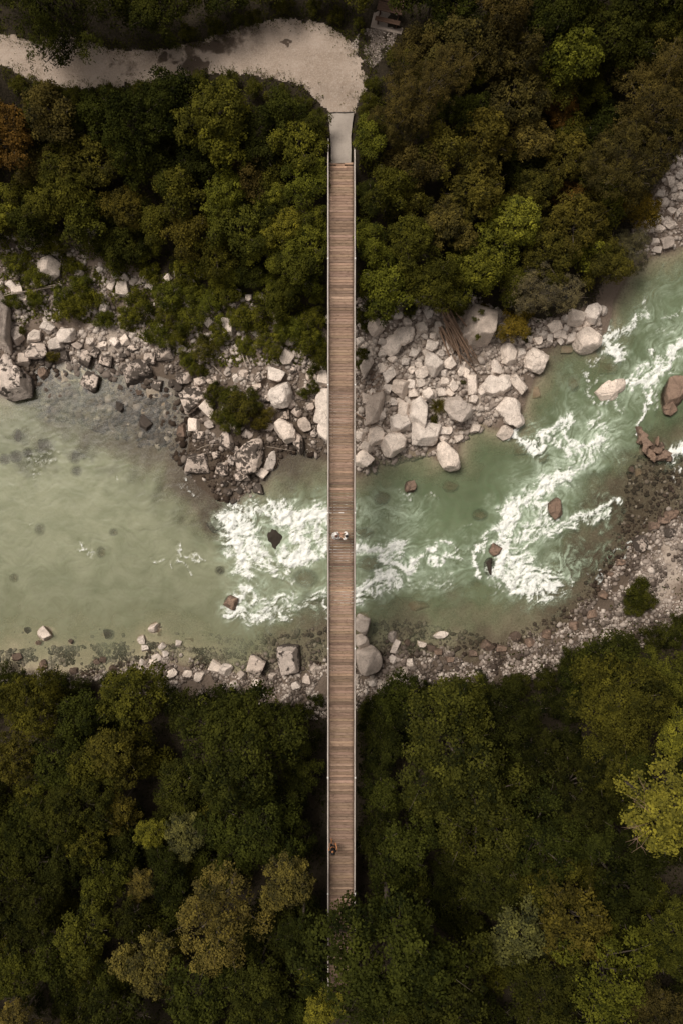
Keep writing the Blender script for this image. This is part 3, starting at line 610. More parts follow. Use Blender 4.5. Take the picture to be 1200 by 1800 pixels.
# ------------------------------------------------------------------ the river
STEP = .078
wx = np.arange(-36, 36, STEP); wy = np.arange(-20, 26, STEP)
WX, WY = np.meshgrid(wx, wy)
PXG, PYG = to_px(WX, WY, 0.0)                # strokes below are traced in photo pixels on the water plane
FOAM = [ # (points, width, strength)
 ([(402,908),(412,945),(428,985),(432,1000)],17,1.0),([(425,905),(438,940),(450,980)],20,.9),([(412,880),(425,900),(470,895),(500,890)],14,.75),
 ([(488,905),(520,915),(560,905),(600,900)],20,1.0),([(525,935),(530,960),(545,975),(512,985),(500,978)],16,1.0),([(560,935),(575,965),(600,980)],15,.9),
 ([(545,905),(560,940),(600,945)],18,.65),([(440,960),(470,985),(485,1000)],12,.7),([(500,1000),(512,1020)],8,.6),([(480,1000),(490,1003)],7,.7),
 ([(398,868),(415,885)],9,.9),([(410,1075),(418,1050),(440,1035)],12,.95),([(420,1075),(450,1085),(480,1075)],14,.8),([(440,1055),(480,1058),(510,1052)],12,.65),
 ([(490,1075),(520,1065),(560,1050),(600,1020)],14,.5),([(495,1085),(515,1090)],8,.5),([(573,1065),(572,1085)],5,.8),([(575,1030),(582,1010)],5,.5),
 ([(600,975),(650,965),(690,968),(705,955)],11,.85),([(672,980),(700,992),(716,1005),(735,985),(758,962)],8,.95),([(758,980),(772,992),(795,978)],6,.75),
 ([(776,955),(800,965),(806,978)],5,.75),([(600,1055),(630,1045),(655,1018),(690,1015)],13,.9),([(625,1048),(665,1040),(700,1022)],8,.7),([(700,1020),(745,1030),(790,1018)],14,.35),
 ([(640,958),(680,958)],7,.6),([(700,870),(722,876)],3,.5),([(745,868),(770,875)],4,.6),([(698,858),(703,875)],3,.4),([(815,925),(835,915)],4,.5),
 ([(893,898),(884,930),(882,965),(876,1000)],15,1.0),([(880,1005),(905,1028),(945,1040),(975,1030)],17,.95),([(905,985),(920,1010),(950,1015)],25,.85),
 ([(890,915),(912,885),(940,868),(965,848),(1000,828)],14,.95),([(925,930),(950,925),(965,905),(945,885)],14,.8),([(905,950),(935,945),(985,925)],12,.7),
 ([(998,912),(1030,908),(1060,892),(1085,880)],8,.8),([(1000,925),(1035,918),(1070,905)],6,.6),([(842,955),(830,985),(834,1010)],7,.9),([(855,940),(842,962)],6,.6),
 ([(975,1010),(990,1020),(985,1040),(955,1058)],5,.5),([(1000,1010),(1008,1035)],3,.6),([(888,880),(895,898)],6,.6),([(860,1030),(880,1040)],8,.4),
 ([(900,765),(925,775),(940,790),(955,765),(985,745)],9,1.0),([(958,768),(985,785),(1000,800)],7,.8),([(985,745),(1000,735),(990,760),(1015,790),(1060,772)],8,.85),
 ([(1010,800),(1020,815),(1040,790)],8,.6),([(1038,752),(1050,730),(1066,760)],7,.6),([(1000,830),(1030,800),(1065,775)],18,.5),([(1070,740),(1095,715)],5,.4),
 ([(1060,598),(1078,612),(1084,632)],10,1.0),([(1065,590),(1095,582),(1120,568)],10,.75),([(1112,575),(1128,550),(1135,525)],7,.6),([(1035,640),(1050,630),(1072,622)],5,.5),
 ([(1105,672),(1140,668),(1168,650),(1180,620),(1192,605)],11,.95),([(1130,650),(1160,638),(1185,628)],9,.8),([(1140,622),(1165,625),(1190,600)],5,.7),
 ([(1135,680),(1137,705),(1130,730),(1120,748),(1120,760)],4.5,.95),([(1145,680),(1155,695),(1148,715)],5,.55),([(1030,655),(1034,680),(1036,700),(1050,712),(1085,705)],5,.55),
 ([(1045,670),(1060,660)],4,.5),([(1175,802),(1190,792),(1215,785)],9,1.0),([(1190,815),(1190,850)],3,.6),([(1165,560),(1190,550),(1215,530)],7,.5),([(1150,580),(1180,590),(1215,570)],6,.35),
 ([(1160,408),(1180,402),(1215,402)],8,1.0),([(1175,415),(1215,420)],7,.7),([(64,840),(68,825)],3,.7),([(45,812),(75,805),(100,798)],4,.4),([(140,955),(148,968),(168,974)],4,.7),
 ([(312,962),(318,985),(330,1003)],3,.7),([(315,972),(340,978),(366,990)],4,.55),([(270,978),(278,984)],4,.5),([(300,995),(303,990)],3,.5),([(57,920),(60,915)],3,.5),([(203,842),(206,836)],2,.6),
 ([(1050,1000),(1057,1012),(1056,1028)],4,.55),([(1040,1008),(1054,1028)],3,.45),([(1105,955),(1097,975),(1104,1003)],4,.55),([(1108,985),(1115,975)],3,.45),([(1085,960),(1080,970)],3,.5),([(1130,925),(1133,905)],2.5,.5),([(1148,930),(1152,910)],2.5,.5),
 ([(325,850),(345,868)],2.5,.5),([(1085,1000),(1060,990)],2.5,.3),([(1040,1050),(1060,1040)],2,.3)]
AIR = [([(1060,770),(1010,820),(960,860),(910,960),(930,1010)],42,.75),([(1010,990),(960,1000),(930,985)],30,.6),([(625,880),(660,900),(720,905)],30,.45),([(600,970),(720,985),(800,975)],26,.5),
 ([(440,930),(520,930),(600,930)],46,.7),([(440,1060),(560,1050)],30,.5),([(1190,480),(1130,540),(1080,600)],24,.35),([(1190,590),(1140,660),(1100,690)],30,.5),([(1050,900),(1000,925)],26,.5),
 ([(930,770),(1000,780),(1060,770)],26,.55),([(620,1040),(700,1020),(800,1015)],26,.4),([(1000,660),(1005,720),(990,760)],22,.35),([(1075,960),(1040,975),(990,985)],14,.45)]
def stroke_field(lst, wob):
    t = np.zeros(WX.shape); lim = 3.2
    qx = PXG + 11 * wob[0]; qy = PYG + 11 * wob[1]
    for pts, w, s in lst:
        xs = [p[0] for p in pts]; ys = [p[1] for p in pts]
        b = (PXG > min(xs) - lim * w - 12) & (PXG < max(xs) + lim * w + 12) & (PYG > min(ys) - lim * w - 12) & (PYG < max(ys) + lim * w + 12)
        if not b.any(): continue
        d = seg_dist(qx[b], qy[b], pts)
        t[b] = np.maximum(t[b], s * np.exp(-(d / w) ** 2 * .8))
    return t
wob = (fbm(WX * .9, WY * .9, 41, 4), fbm(WX * .9, WY * .9, 51, 4))
DEN = stroke_field(FOAM, wob); AER = stroke_field(AIR, (wob[0] * 2.2, wob[1] * 2.2))
# flow direction, followed downstream with swirls, then noise dragged along it
FLOW = [(1300,330),(1180,480),(1090,640),(1030,780),(930,930),(820,975),(700,975),(560,960),(420,970),(250,930),(0,940),(-300,940)]
fp = [tuple(P(*q)[:2]) for q in FLOW]; VX = np.zeros(WX.shape); VY = np.zeros(WX.shape); WS = np.zeros(WX.shape)
for (ax, ay), (bx, by) in zip(fp[:-1], fp[1:]):
    d = seg_dist(WX, WY, [(ax, ay), (bx, by)]); w = 1 / (d * d + 4); L = math.hypot(bx - ax, by - ay)
    VX += w * (bx - ax) / L; VY += w * (by - ay) / L; WS += w
psi = fbm(WX * .28, WY * .28, 61, 3)
cy, cx = np.gradient(psi, STEP)
VX = VX / WS + 1.6 * cy; VY = VY / WS - 1.6 * cx; sp = np.hypot(VX, VY) + 1e-6; VX /= sp; VY /= sp
base = fbm(WX * 4.4, WY * 4.4, 71, 3, .65)
acc = base.copy(); cnt = 1; H_, W_ = WX.shape; I0, J0 = np.meshgrid(np.arange(H_), np.arange(W_), indexing='ij')
for sgn in (1, -1):
    fi = I0.astype(np.float32); fj = J0.astype(np.float32)
    for k in range(11):
        a = np.clip(fi.astype(np.int32), 0, H_ - 1); b = np.clip(fj.astype(np.int32), 0, W_ - 1)
        fi = fi + sgn * VY[a, b] * 1.15; fj = fj + sgn * VX[a, b] * 1.15
        acc += base[np.clip(fi.astype(np.int32), 0, H_ - 1), np.clip(fj.astype(np.int32), 0, W_ - 1)]; cnt += 1
LIC = acc / cnt; LIC = (LIC - LIC.mean()) / LIC.std()
wax = WX + .55 * fbm(WX * .8, WY * .8, 81, 3) + .10 * LIC * VX; way = WY + .55 * fbm(WX * .8, WY * .8, 91, 3) + .10 * LIC * VY
lace = 1 - np.abs(fbm(wax * 1.25, way * 1.25, 101, 4, .6)) * 2.1
lace2 = 1 - np.abs(fbm(wax * 2.9, way * 2.9, 111, 3, .6)) * 2.1
tex = .42 * lace + .30 * lace2 + .20 * LIC
WIDE = stroke_field([(a, w * 1.9, s_) for a, w, s_ in FOAM if w > 5], (wob[0] * 1.6, wob[1] * 1.6))
foam = np.clip(DEN * 1.20 + (tex - .42 + .22 * fbm(WX * 5.5, WY * 5.5, 151, 3)) * .95 * np.clip(DEN * 2.2, 0, 1) * (1.15 - .55 * DEN) - .28, 0, 1.1) / .82
foam = np.clip(foam + .24 * np.clip(WIDE - .12, 0, 1) * np.clip(.25 + .55 * LIC + .5 * (lace2 - .4), 0, 1.2), 0, 1) ** 1.15
AER = np.clip(AER * (.62 + .45 * tex + .20 * LIC) + .68 * np.clip(WIDE - .15, 0, 1) * (.55 + .6 * tex), 0, .9)
BH = height(WX, WY)
for (x0, y0, a, b, an, zc_, c_) in sunk:
    k = (np.abs(WX - x0) < a + b) & (np.abs(WY - y0) < a + b)
    u_ = (WX[k] - x0) * math.cos(an) + (WY[k] - y0) * math.sin(an); v_ = -(WX[k] - x0) * math.sin(an) + (WY[k] - y0) * math.cos(an)
    rho = (u_ / a) ** 2 + (v_ / b) ** 2; BH[k] = np.where(rho < 1, np.maximum(BH[k], zc_ + c_ * np.sqrt(np.clip(1 - rho, 0, 1)) * .9), BH[k])
BH[BH > -.02] = np.minimum(BH[BH > -.02], .25)
turbid = 1 - np.exp(-1.75 * np.clip(-BH - .05, 0, 5))
BD = blobs(WX, WY, BED_GAP_DARK, 0, True)
turbid = turbid * (1 - .92 * np.clip(BD * 1.1 + .22 * fbm(WX * .7, WY * .7, 141, 3) * (BD > .1), 0, 1))
turbid = np.clip(turbid + .05 * LIC * turbid, 0, .97)
HUE = sstep(380, 760, PXG + 60 * wob[0]) * .85 + .06 * LIC
HUE = np.clip(HUE - .45 * sstep(1000, 1110, PYG) * sstep(600, 700, PXG), 0, 1)
Z = .012 * fbm(WX * .9, WY * .9, 121, 3) + .0015 * LIC * np.clip(-BH * 2, 0, 1) + .10 * foam * (.6 + .4 * lace) + .16 * DEN * fbm(WX * 2, WY * 2, 131, 3)
Z *= np.clip(-BH * 3 + .15, .1, 1)
BH0 = height(WX, WY)
wet = (BH0 < .30) & (in_poly(WX, WY, RIVER) | (BH0 < .04))
ii = np.arange(H_ * W_).reshape(H_, W_)
qm = wet[:-1, :-1] | wet[1:, 1:] | wet[:-1, 1:] | wet[1:, :-1]
quads = np.stack([ii[:-1, :-1], ii[:-1, 1:], ii[1:, 1:], ii[1:, :-1]], -1)[qm]
used = np.unique(quads); remap = np.zeros(H_ * W_, np.int32); remap[used] = np.arange(len(used))
me = mesh_np('river', np.stack([WX, WY, Z], -1).reshape(-1, 3)[used], remap[quads], True)
att = np.stack([foam, AER, turbid, np.ones_like(foam)], -1).reshape(-1, 4)[used].astype(np.float32)
me.color_attributes.new('river', 'FLOAT_COLOR', 'POINT').data.foreach_set('color', att.ravel())
me.attributes.new('hue', 'FLOAT', 'POINT').data.foreach_set('value', HUE.ravel()[used].astype(np.float32))
kind(link('river', me, MAT['water']), 'structure')

# ------------------------------------------------------------------ shingle: uncountable small stones
def stone_proto(seed):
    r = np.random.default_rng(seed); bm = bmesh.new(); bmesh.ops.create_icosphere(bm, subdivisions=1, radius=1.0)
    bm.verts.ensure_lookup_table(); v = np.array([p.co[:] for p in bm.verts]); f = np.array([[q.index for q in t.verts] for t in bm.faces]); bm.free()
    v *= r.uniform(.72, 1.12, (len(v), 1)); return v, f
SPRO = [stone_proto(s) for s in range(8)]
def stones(name, pts, size, tone, wet, label):
    Vs, Fs, T, W = [], [], [], []; o = 0
    n = len(pts); pid = RNG.integers(0, 8, n)
    for k in range(8):
        idx = np.where(pid == k)[0]; v, f = SPRO[k]; m = len(idx)
        if not m: continue
        a = RNG.uniform(0, 2 * np.pi, m); s = size[idx]; ax = s * RNG.uniform(.75, 1.35, m); ay = s * RNG.uniform(.7, 1.1, m); az = s * RNG.uniform(.5, .8, m)
        x = v[None, :, 0] * ax[:, None]; y = v[None, :, 1] * ay[:, None]
        q = np.stack([x * np.cos(a)[:, None] - y * np.sin(a)[:, None] + pts[idx, 0:1], x * np.sin(a)[:, None] + y * np.cos(a)[:, None] + pts[idx, 1:2], v[None, :, 2] * az[:, None] + (pts[idx, 2] + az * .25)[:, None]], -1)
        Vs.append(q.reshape(-1, 3)); nv = len(v)
        Fs.append((f[None] + (np.arange(m) * nv)[:, None, None] + o).reshape(-1, 3)); o += m * nv
        T.append(np.repeat(tone[idx], nv)); W.append(np.repeat(wet[idx], nv))
    me = mesh_np(name, np.concatenate(Vs), np.concatenate(Fs), False)
    me.attributes.new('tone', 'FLOAT', 'POINT').data.foreach_set('value', np.concatenate(T).astype(np.float32))
    me.attributes.new('wet', 'FLOAT', 'POINT').data.foreach_set('value', np.concatenate(W).astype(np.float32))
    return kind(link(name, me, MAT['pebble']), 'stuff', label)
def scatter(poly_px, n, z=.6, smin=.05, smax=.26, power=3.0, dens=None, darken=None):
    w = [tuple(P(x, y, z)[:2]) for x, y in poly_px]; xs = [p[0] for p in w]; ys = [p[1] for p in w]
    X = RNG.uniform(min(xs), max(xs), n * 3); Y = RNG.uniform(min(ys), max(ys), n * 3)
    k = in_poly(X, Y, w)
    if dens is not None: k &= RNG.random(len(X)) < dens(X, Y)
    X, Y = X[k][:n], Y[k][:n]
    return np.stack([X, Y, height(X, Y)], -1), smin + (smax - smin) * RNG.random(len(X)) ** power
nb_l = [(-60,440),(30,415),(110,425),(180,470),(280,500),(400,520),(560,600),(578,640),(578,800),(500,800),(430,885),(380,880),(330,800),(330,700),(270,665),(130,645),(40,680),(-60,690)]
nb_r = [(622,540),(700,520),(780,500),(900,560),(1000,560),(1060,540),(1060,585),(1000,600),(950,610),(935,680),(860,750),(820,770),(760,800),(640,830),(622,820)]
nb_f = [(1090,430),(1130,380),(1170,300),(1200,240),(1260,240),(1260,400),(1200,430),(1120,450)]
sb_l = [(-60,1150),(250,1130),(400,1150),(600,1160),(600,1260),(500,1270),(300,1230),(-60,1200)]
sb_r = [(600,1150),(700,1140),(850,1140),(960,1110),(1040,1050),(1110,960),(1200,900),(1260,870),(1260,1110),(1150,1130),(1000,1170),(880,1210),(640,1250),(600,1250)]
clump = lambda sc_, th: (lambda X, Y: sstep(th - .3, th + .3, fbm(X * sc_, Y * sc_, 200, 3)))
def build_stones(name, parts, label, wetf):
    P_, S_ = [], []
    for a in parts: p, s = scatter(*a[0], **a[1]); P_.append(p); S_.append(s)
    P_ = np.concatenate(P_); S_ = np.concatenate(S_); n = len(P_)
    wt = np.clip(wetf(P_[:, 0], P_[:, 1]), 0, 1) * (RNG.random(n) < .85) + (P_[:, 2] < -.02) * .35
    stones(name, P_, S_, RNG.random(n) ** 1.4, np.clip(wt, 0, 1), label)
shore_wet = lambda X, Y: blobs(X, Y, BED_GAP_DARK, 0, True) * np.clip(1.3 - height(X, Y) * .65, 0, 1)
build_stones('shingle', [((nb_l, 9000), dict(smax=.24, dens=clump(.5, -.15))), ((nb_r, 10000), dict(smax=.26, dens=clump(.5, -.35))), ((nb_r, 450), dict(smin=.22, smax=.36, power=1.5)), ((nb_l, 420), dict(smin=.2, smax=.34, power=1.5)), ((nb_f, 1500), dict(smax=.22)), ((nb_f, 120), dict(smin=.2, smax=.34))],
             'pale stones and pebbles filling the bank between the boulders', lambda X, Y: shore_wet(X, Y) * (X < .5))
build_stones('shingle', [((sb_l, 8000), dict(smax=.20, dens=clump(.6, -.1))), ((sb_r, 17000), dict(smax=.19, dens=clump(.55, -.15))), ((sb_r, 420), dict(smin=.18, smax=.32))],
             'pale and dark wet pebbles of the shore by the big wood', lambda X, Y: np.maximum(shore_wet(X, Y), .75) * sstep(-.15, .2, fbm(X * .75, Y * .75, 210, 3) ))
bed_nw = [(30,690),(130,640),(270,660),(330,720),(330,830),(390,900),(300,800),(180,760),(60,730)]; bed_se = [(860,1140),(1000,1060),(1060,980),(1100,880),(1110,800),(1260,780),(1260,900),(1100,1000),(1000,1110)]; bed_sw = [(-60,1110),(200,1090),(420,1120),(600,1100),(720,1090),(860,1120),(800,1170),(600,1180),(200,1190),(-60,1180)]
build_stones('bed_stones', [((bed_nw, 900), dict(z=0, smin=.08, smax=.42, power=2.2)), ((bed_se, 1800), dict(z=0, smin=.06, smax=.26, power=2.5)), ((bed_sw, 1300), dict(z=0, smin=.06, smax=.30, power=3.2, dens=lambda X, Y: .02 + .98 * sstep(-14, -6, X)))],
             'brown stones of the river bed seen through shallow water', lambda X, Y: .25 + .40 * blobs(X, Y, BED_GAP_DARK, 0, True))
lane_px = [(x, y) for x, y in PATH_PX if x > -100]
build_stones('lane_pebbles', [((lane_px, 2600), dict(z=7.5, smin=.018, smax=.055, power=4)), (([(615,80),(640,50),(700,52),(690,85),(655,120),(635,110)], 2600), dict(z=7.5, smin=.025, smax=.075, power=2, dens=clump(1.1, -.2)))],
             'small loose pebbles scattered over the gravel lane', lambda X, Y: .55 * (X > 1.2))

# ------------------------------------------------------------------ foliage
def leaves_mesh(name, C, Nn, S, T, aspect=.62):
    n = len(C); r = RNG.normal(size=(n, 3)); t = np.cross(Nn, r); t /= np.linalg.norm(t, axis=1, keepdims=True) + 1e-9
    b = np.cross(Nn, t); s = S[:, None]
    V = np.stack([C + t * s * .55, C + b * s * aspect * .5 + t * s * .08, C - t * s * .5, C - b * s * aspect * .5 + t * s * .08], 1).reshape(-1, 3)
    me = mesh_np(name, V, np.arange(4 * n, dtype=np.int32).reshape(n, 4))
    me.attributes.new('tone', 'FLOAT', 'POINT').data.foreach_set('value', np.repeat(T, 4).astype(np.float32))
    me.materials.append(MAT['leaf']); return me
def unit(v): return v / (np.linalg.norm(v, axis=-1, keepdims=True) + 1e-9)
def crown_proto(Rc, seed, leaf=.14, style='broad', dens=1.0):
    """crown of radius Rc centred on the origin; returns (crown mesh, trunk mesh template points)"""
    r = np.random.default_rng(seed)
    nl = {'broad': 19, 'open': 15, 'feather': 22, 'shrub': 10}[style]
    flat = {'broad': .78, 'open': .7, 'feather': .85, 'shrub': .7}[style]
    lob = []; ph = r.uniform(0, 6.28, 3)
    for i in range(nl):
        for _ in range(30):
            d = unit(r.normal(size=3)); d[2] = abs(d[2]) * 1.1 - .25; d = unit(d)
            az = math.atan2(d[1], d[0]); k = 1 + .22 * math.sin(az * 2 + ph[0]) + .16 * math.sin(az * 3 + ph[1]) + .10 * math.sin(az * 5 + ph[2])
            c = d * Rc * r.uniform(.40, .80) * k * np.array([1, 1, flat]); lr = Rc * r.uniform(.18, .40)
            if all(np.linalg.norm(c - q) > .55 * max(lr, s) for q, s in lob): break
        lob.append((c, lr))
    lob.append((np.array([0, 0, Rc * .15]), Rc * .5))
    Cs, Ns, Ss, Ts = [], [], [], []
    for c, lr in lob:
        rc0 = {'broad': .36, 'open': .38, 'feather': .28, 'shrub': .22}[style] * (1.3 if Rc > 4 else 1.0)
        ncl = int(4 * math.pi * lr * lr * .62 / (rc0 * rc0 * 2.3) * dens) + 4
        d = unit(r.normal(size=(ncl, 3))); d[:, 2] = np.where(d[:, 2] < -.25, -d[:, 2], d[:, 2])
        cp = c + d * lr * r.uniform(.55, 1.28, (ncl, 1)) * np.array([1, 1, 1.0])
        keep = np.ones(ncl, bool)
        for q, s in lob:
            if q is c: continue
            keep &= np.linalg.norm(cp - q, axis=1) > .68 * s
        cp, d = cp[keep], d[keep]; ltone = r.uniform(.25, .6)
        for p, n in zip(cp, d):
            rc = rc0 * r.uniform(.65, 1.35); m = int(r.uniform(26, 46) * (rc / rc0) ** 2 * (.85 if style != 'open' else .8))
            n = unit(n * .75 + np.array([0, 0, .65]))
            o = r.normal(size=(m, 3)) * rc * .46; o -= n * (o @ n)[:, None] * .62
            rad2 = (o * o).sum(1) / (rc * rc); o = o - n * (rad2 * rc * .38)[:, None]       # drooping cap
            ln = unit(n + r.normal(size=(m, 3)) * .42 + o / rc * .35)
            Cs.append(p + o); Ns.append(ln); Ss.append(leaf * r.uniform(.65, 1.3, m))
            Ts.append(np.clip(ltone + r.normal() * .20 + r.normal(size=m) * .10, 0, 1))
    C = np.concatenate(Cs); N_ = np.concatenate(Ns); S = np.concatenate(Ss); T = np.concatenate(Ts)
    me = leaves_mesh('crown', C, N_, S, T, {'broad': .68, 'open': .66, 'feather': .36, 'shrub': .55}[style])
    mb = MB(); bot = -Rc * .75
    if style != 'shrub':
        mb.tube([(0, 0, bot - Rc * 2.4), (.02 * Rc, .03 * Rc, bot - Rc * .8), (0, 0, bot + Rc * .4), (.03 * Rc, 0, Rc * .35)], [Rc * .062, Rc * .05, Rc * .036, Rc * .015], 8)
    for c, lr in lob[:-1]:
        s0 = Vector((0, 0, bot + Rc * r.uniform(.0, .7))) if style != 'shrub' else Vector((0, 0, -Rc * .7)); e = Vector(c); mid = s0.lerp(e, .5) + Vector((r.normal() * .05 * Rc, r.normal() * .05 * Rc, Rc * .06))
        mb.tube([s0, mid, e, e + (e - mid) * .35], [Rc * .026, Rc * .018, Rc * .010, .006], 5)
        if r.random() < .3:
            v_ = Vector(unit(np.array(e) + np.array([0, 0, .4 * Rc]))) * lr * 1.45; mb.tube([e, e + v_ * .6 + Vector((r.normal() * .08, r.normal() * .08, .06)), e + v_], [.020, .013, .005], 4, False)
        for _ in range(4):
            t = Vector(unit(r.normal(size=3) + np.array([0, 0, .5]))) * lr * .85
            mb.tube([e, e + t * .5 + Vector((0, 0, .05)), e + t], [.016, .011, .005], 4, False)
    return me, mb.mesh('trunk'), len(C)
PROTO = {}; tot = 0
def proto(key, Rc, seed, **k):
    global tot
    a, b, n = crown_proto(Rc, seed, **k); b.materials.append(MAT['bark']); PROTO.setdefault(key, []).append((a, b, Rc)); tot += n
for i in range(4): proto('L', 4.4, 10 + i, leaf=.185, dens=1.25)
for i in range(5): proto('M', 3.0, 30 + i, leaf=.15, dens=1.2)
for i in range(4): proto('S', 1.9, 50 + i, leaf=.135, dens=1.25)
for i in range(2): proto('OL', 4.2, 60 + i, leaf=.19, style='open', dens=.85)
for i in range(3): proto('O', 2.9, 70 + i, leaf=.18, style='open', dens=.9)
for i in range(3): proto('F', 3.4, 80 + i, leaf=.13, style='feather', dens=.95)
for i in range(5): proto('B', 1.1, 90 + i, leaf=.085, style='shrub', dens=1.3)
print('leaves in prototypes', tot)

PAL = {'dark': (.029, .032, .0080), 'fern': (.040, .044, .0105), 'deep': (.018, .020, .0058), 'mid': (.050, .050, .0105), 'green': (.072, .074, .0130), 'bright': (.115, .112, .019), 'yellow': (.122, .114, .022),
       'olive': (.064, .056, .0135), 'tan': (.082, .068, .0215), 'brown': (.052, .042, .0150), 'rust': (.092, .053, .0155), 'grey': (.095, .083, .052), 'sage': (.072, .072, .028), 'gold': (.105, .080, .0160)}  # dark and deep also put the shingle side wood's dimness into leaf colour
trees = []
def tree(px, py, rpx, col, key=None, lift=1.25, label=None, group=None, name='tree', cat='tree', clear=0.0):
    north = py < 700; z = 8.0
    for _ in range(5):
        s = (ZC - z) / F; q = P(px, py, z); Rc = rpx * s; g = hz(q.x, q.y)
        z = g + Rc * lift + clear
    if key is None: key = 'L' if Rc > 3.6 else ('M' if Rc > 2.4 else ('S' if Rc > 1.4 else 'B'))
    cm, tm, rp = random.choice(PROTO[key]); k = Rc / rp
    root = bpy.data.objects.new(name, None); COL.objects.link(root); root.empty_display_size = .3
    rz = random.uniform(0, 2 * math.pi); root.location = (q.x, q.y, g)
    v = random.uniform(.88, 1.14); c = PAL[col]; h = random.uniform(.94, 1.06)
    tz = z - g
    t = link('stem' if key == 'B' else 'trunk', tm, None, root, (0, 0, tz), (0, 0, rz), (k, k, k))
    kz = k * random.uniform(.9, 1.15)
    f = link('foliage' if key == 'B' else 'crown', cm, None, root, (0, 0, tz), (0, 0, rz), (k, k, kz)); f.color = (c[0] * v * h, c[1] * v, c[2] * v, 1)
    t.scale = (k, k, kz)
    tag(root, label, cat, group); trees.append((q.x, q.y, Rc, px, py, rpx)); return root
CN = {'dark': 'dark green', 'fern': 'fern green', 'deep': 'blackish green', 'mid': 'moss green', 'green': 'leaf green', 'bright': 'fresh yellow green', 'yellow': 'bright lemon green', 'olive': 'olive',
      'tan': 'tan tinged', 'brown': 'brownish', 'rust': 'rust orange', 'grey': 'grey green', 'sage': 'sage green', 'gold': 'golden yellow'}
def cls(col, where, noun='tree'):
    w = {'nl': 'in the wood between gravel lane and calm water', 'nr': 'in the wood between picnic bench and driftwood bank', 'sl': 'in the wood below the sandy shallows', 'sr': 'in the wood below the dark shallows', 'nt': 'behind the gravel lane'}[where]
    return f'{CN[col]} broadleaf {noun} {w}', f'{CN[col]} {noun}s {w}'
def grove(where, lst, **kw):
    for e in lst:
        l, g = cls(e[3], where); tree(*e, label=l, group=g, **kw)
# unlike any other
tree(120,14,124,'dark','F',.70,'feathery dark tree overhanging the pale gravel lane', clear=.1)
tree(14,245,62,'rust','O',1.3,'rust orange tree at the edge of the wood under the feathery tree')
tree(738,165,78,'brown','F',1.2,'fuzzy thin leaved brown tree beside the lane turning circle')
tree(1000,105,70,'green','O',1.3,'leaf green tree with open layered crown above brown neighbours')
tree(940,512,62,'grey','F',.8,'silvery grey green willow bush over the row of white boulders', cat='willow')
tree(1150,1425,85,'yellow','O',1.6,'bright lemon green tree with bare dead twigs', clear=3)
tree(1150,190,95,'brown','F',1.25,'large brown feathery tree leaning over the stony strip')
tree(686,1655,134,'dark','L',1.15,'huge dark green tree spreading its crown over the bridge end', clear=4.6)
tree(425,1310,112,'dark','L',1.2,'huge round dark green tree on the shingle side of the wood', clear=2)
tree(788,1310,112,'fern','L',1.2,'huge moss green tree beside the lower half of the footbridge', clear=2)
tree(390,1610,88,'tan','OL',1.5,'large tan tinged tree with open crown among dark neighbours', clear=3)
tree(505,1548,56,'tan','O',1.5,'smaller tan tinged tree close to the bridge railing', clear=5)
tree(530,1640,46,'deep','M',1.2,'tall blackish green tree added to shade the far end of the bridge', clear=6)  # extra tree, stood here to cast shade on the deck
tree(1055,465,55,'olive','M',.9,'olive tree leaning out over the green water')
tree(1130,372,34,'gold','S',1.0,'small golden yellow shrub on the edge of the stony strip', name='shrub', cat='shrub')
tree(900,575,34,'gold','S',.9,'low golden brown shrub beneath the willow bush', name='shrub', cat='shrub')
tree(1095,452,48,'grey','F',.6,'thin bare looking grey shrub hanging over the river bend', name='shrub', cat='shrub')
tree(-6,370,44,'bright','O',1.2,'fresh yellow green tree above the broken white scree')
grove('nl', [(232,225,72,'dark'),(160,285,52,'olive'),(385,205,74,'mid','O'),(395,250,66,'green','O'),(300,175,55,'deep'),(478,345,34,'bright','O'),(440,300,44,'brown'),(525,255,48,'green'),(505,400,44,'bright','O'),(400,340,52,'green','O'),(320,330,52,'mid'),(110,330,60,'mid'),
 (95,205,58,'brown'),(540,320,42,'green'),(425,405,52,'mid'),(330,415,48,'olive'),(222,368,48,'olive','O'),(150,380,50,'mid'),(60,390,44,'dark'),(265,290,52,'dark'),(500,200,44,'dark'),(548,222,30,'mid'),(170,200,48,'dark'),(60,290,46,'brown'),(270,395,42,'mid'),(465,435,40,'green'),(540,430,42,'green'),(380,450,40,'mid'),(350,270,46,'deep'),(450,245,46,'deep'),(560,380,30,'green'),(520,470,40,'mid')])
grove('nr', [(652,245,38,'green'),(690,330,46,'mid'),(822,130,34,'green','O'),(1042,170,34,'green','O'),(870,85,62,'brown'),(885,38,44,'bright','O'),(960,40,52,'dark'),(1100,290,84,'brown','F'),(848,245,62,'olive','O'),(930,250,52,'tan','O'),(982,192,36,'rust','O'),(1000,280,54,'olive','O'),
 (830,335,62,'olive','O'),(940,335,46,'olive','O'),(900,400,64,'bright','O'),(1012,395,62,'olive','O'),(785,400,54,'tan','O'),(722,425,56,'mid','O'),(650,430,42,'green'),(840,478,60,'green','O'),(760,500,58,'mid'),(682,505,56,'green'),(1010,350,40,'rust','O'),(780,270,54,'olive'),(1060,350,52,'mid'),(900,160,60,'brown'),(800,70,56,'brown'),(1080,60,72,'dark'),(1160,60,60,'mid'),(1060,230,52,'deep'),(730,290,48,'brown'),(960,450,58,'olive','O'),(1030,440,44,'bright'),(655,350,34,'dark'),(645,505,32,'green'),(900,500,42,'mid'),(830,200,44,'dark'),(700,220,50,'brown','F'),(800,15,48,'dark'),(980,130,50,'mid')])
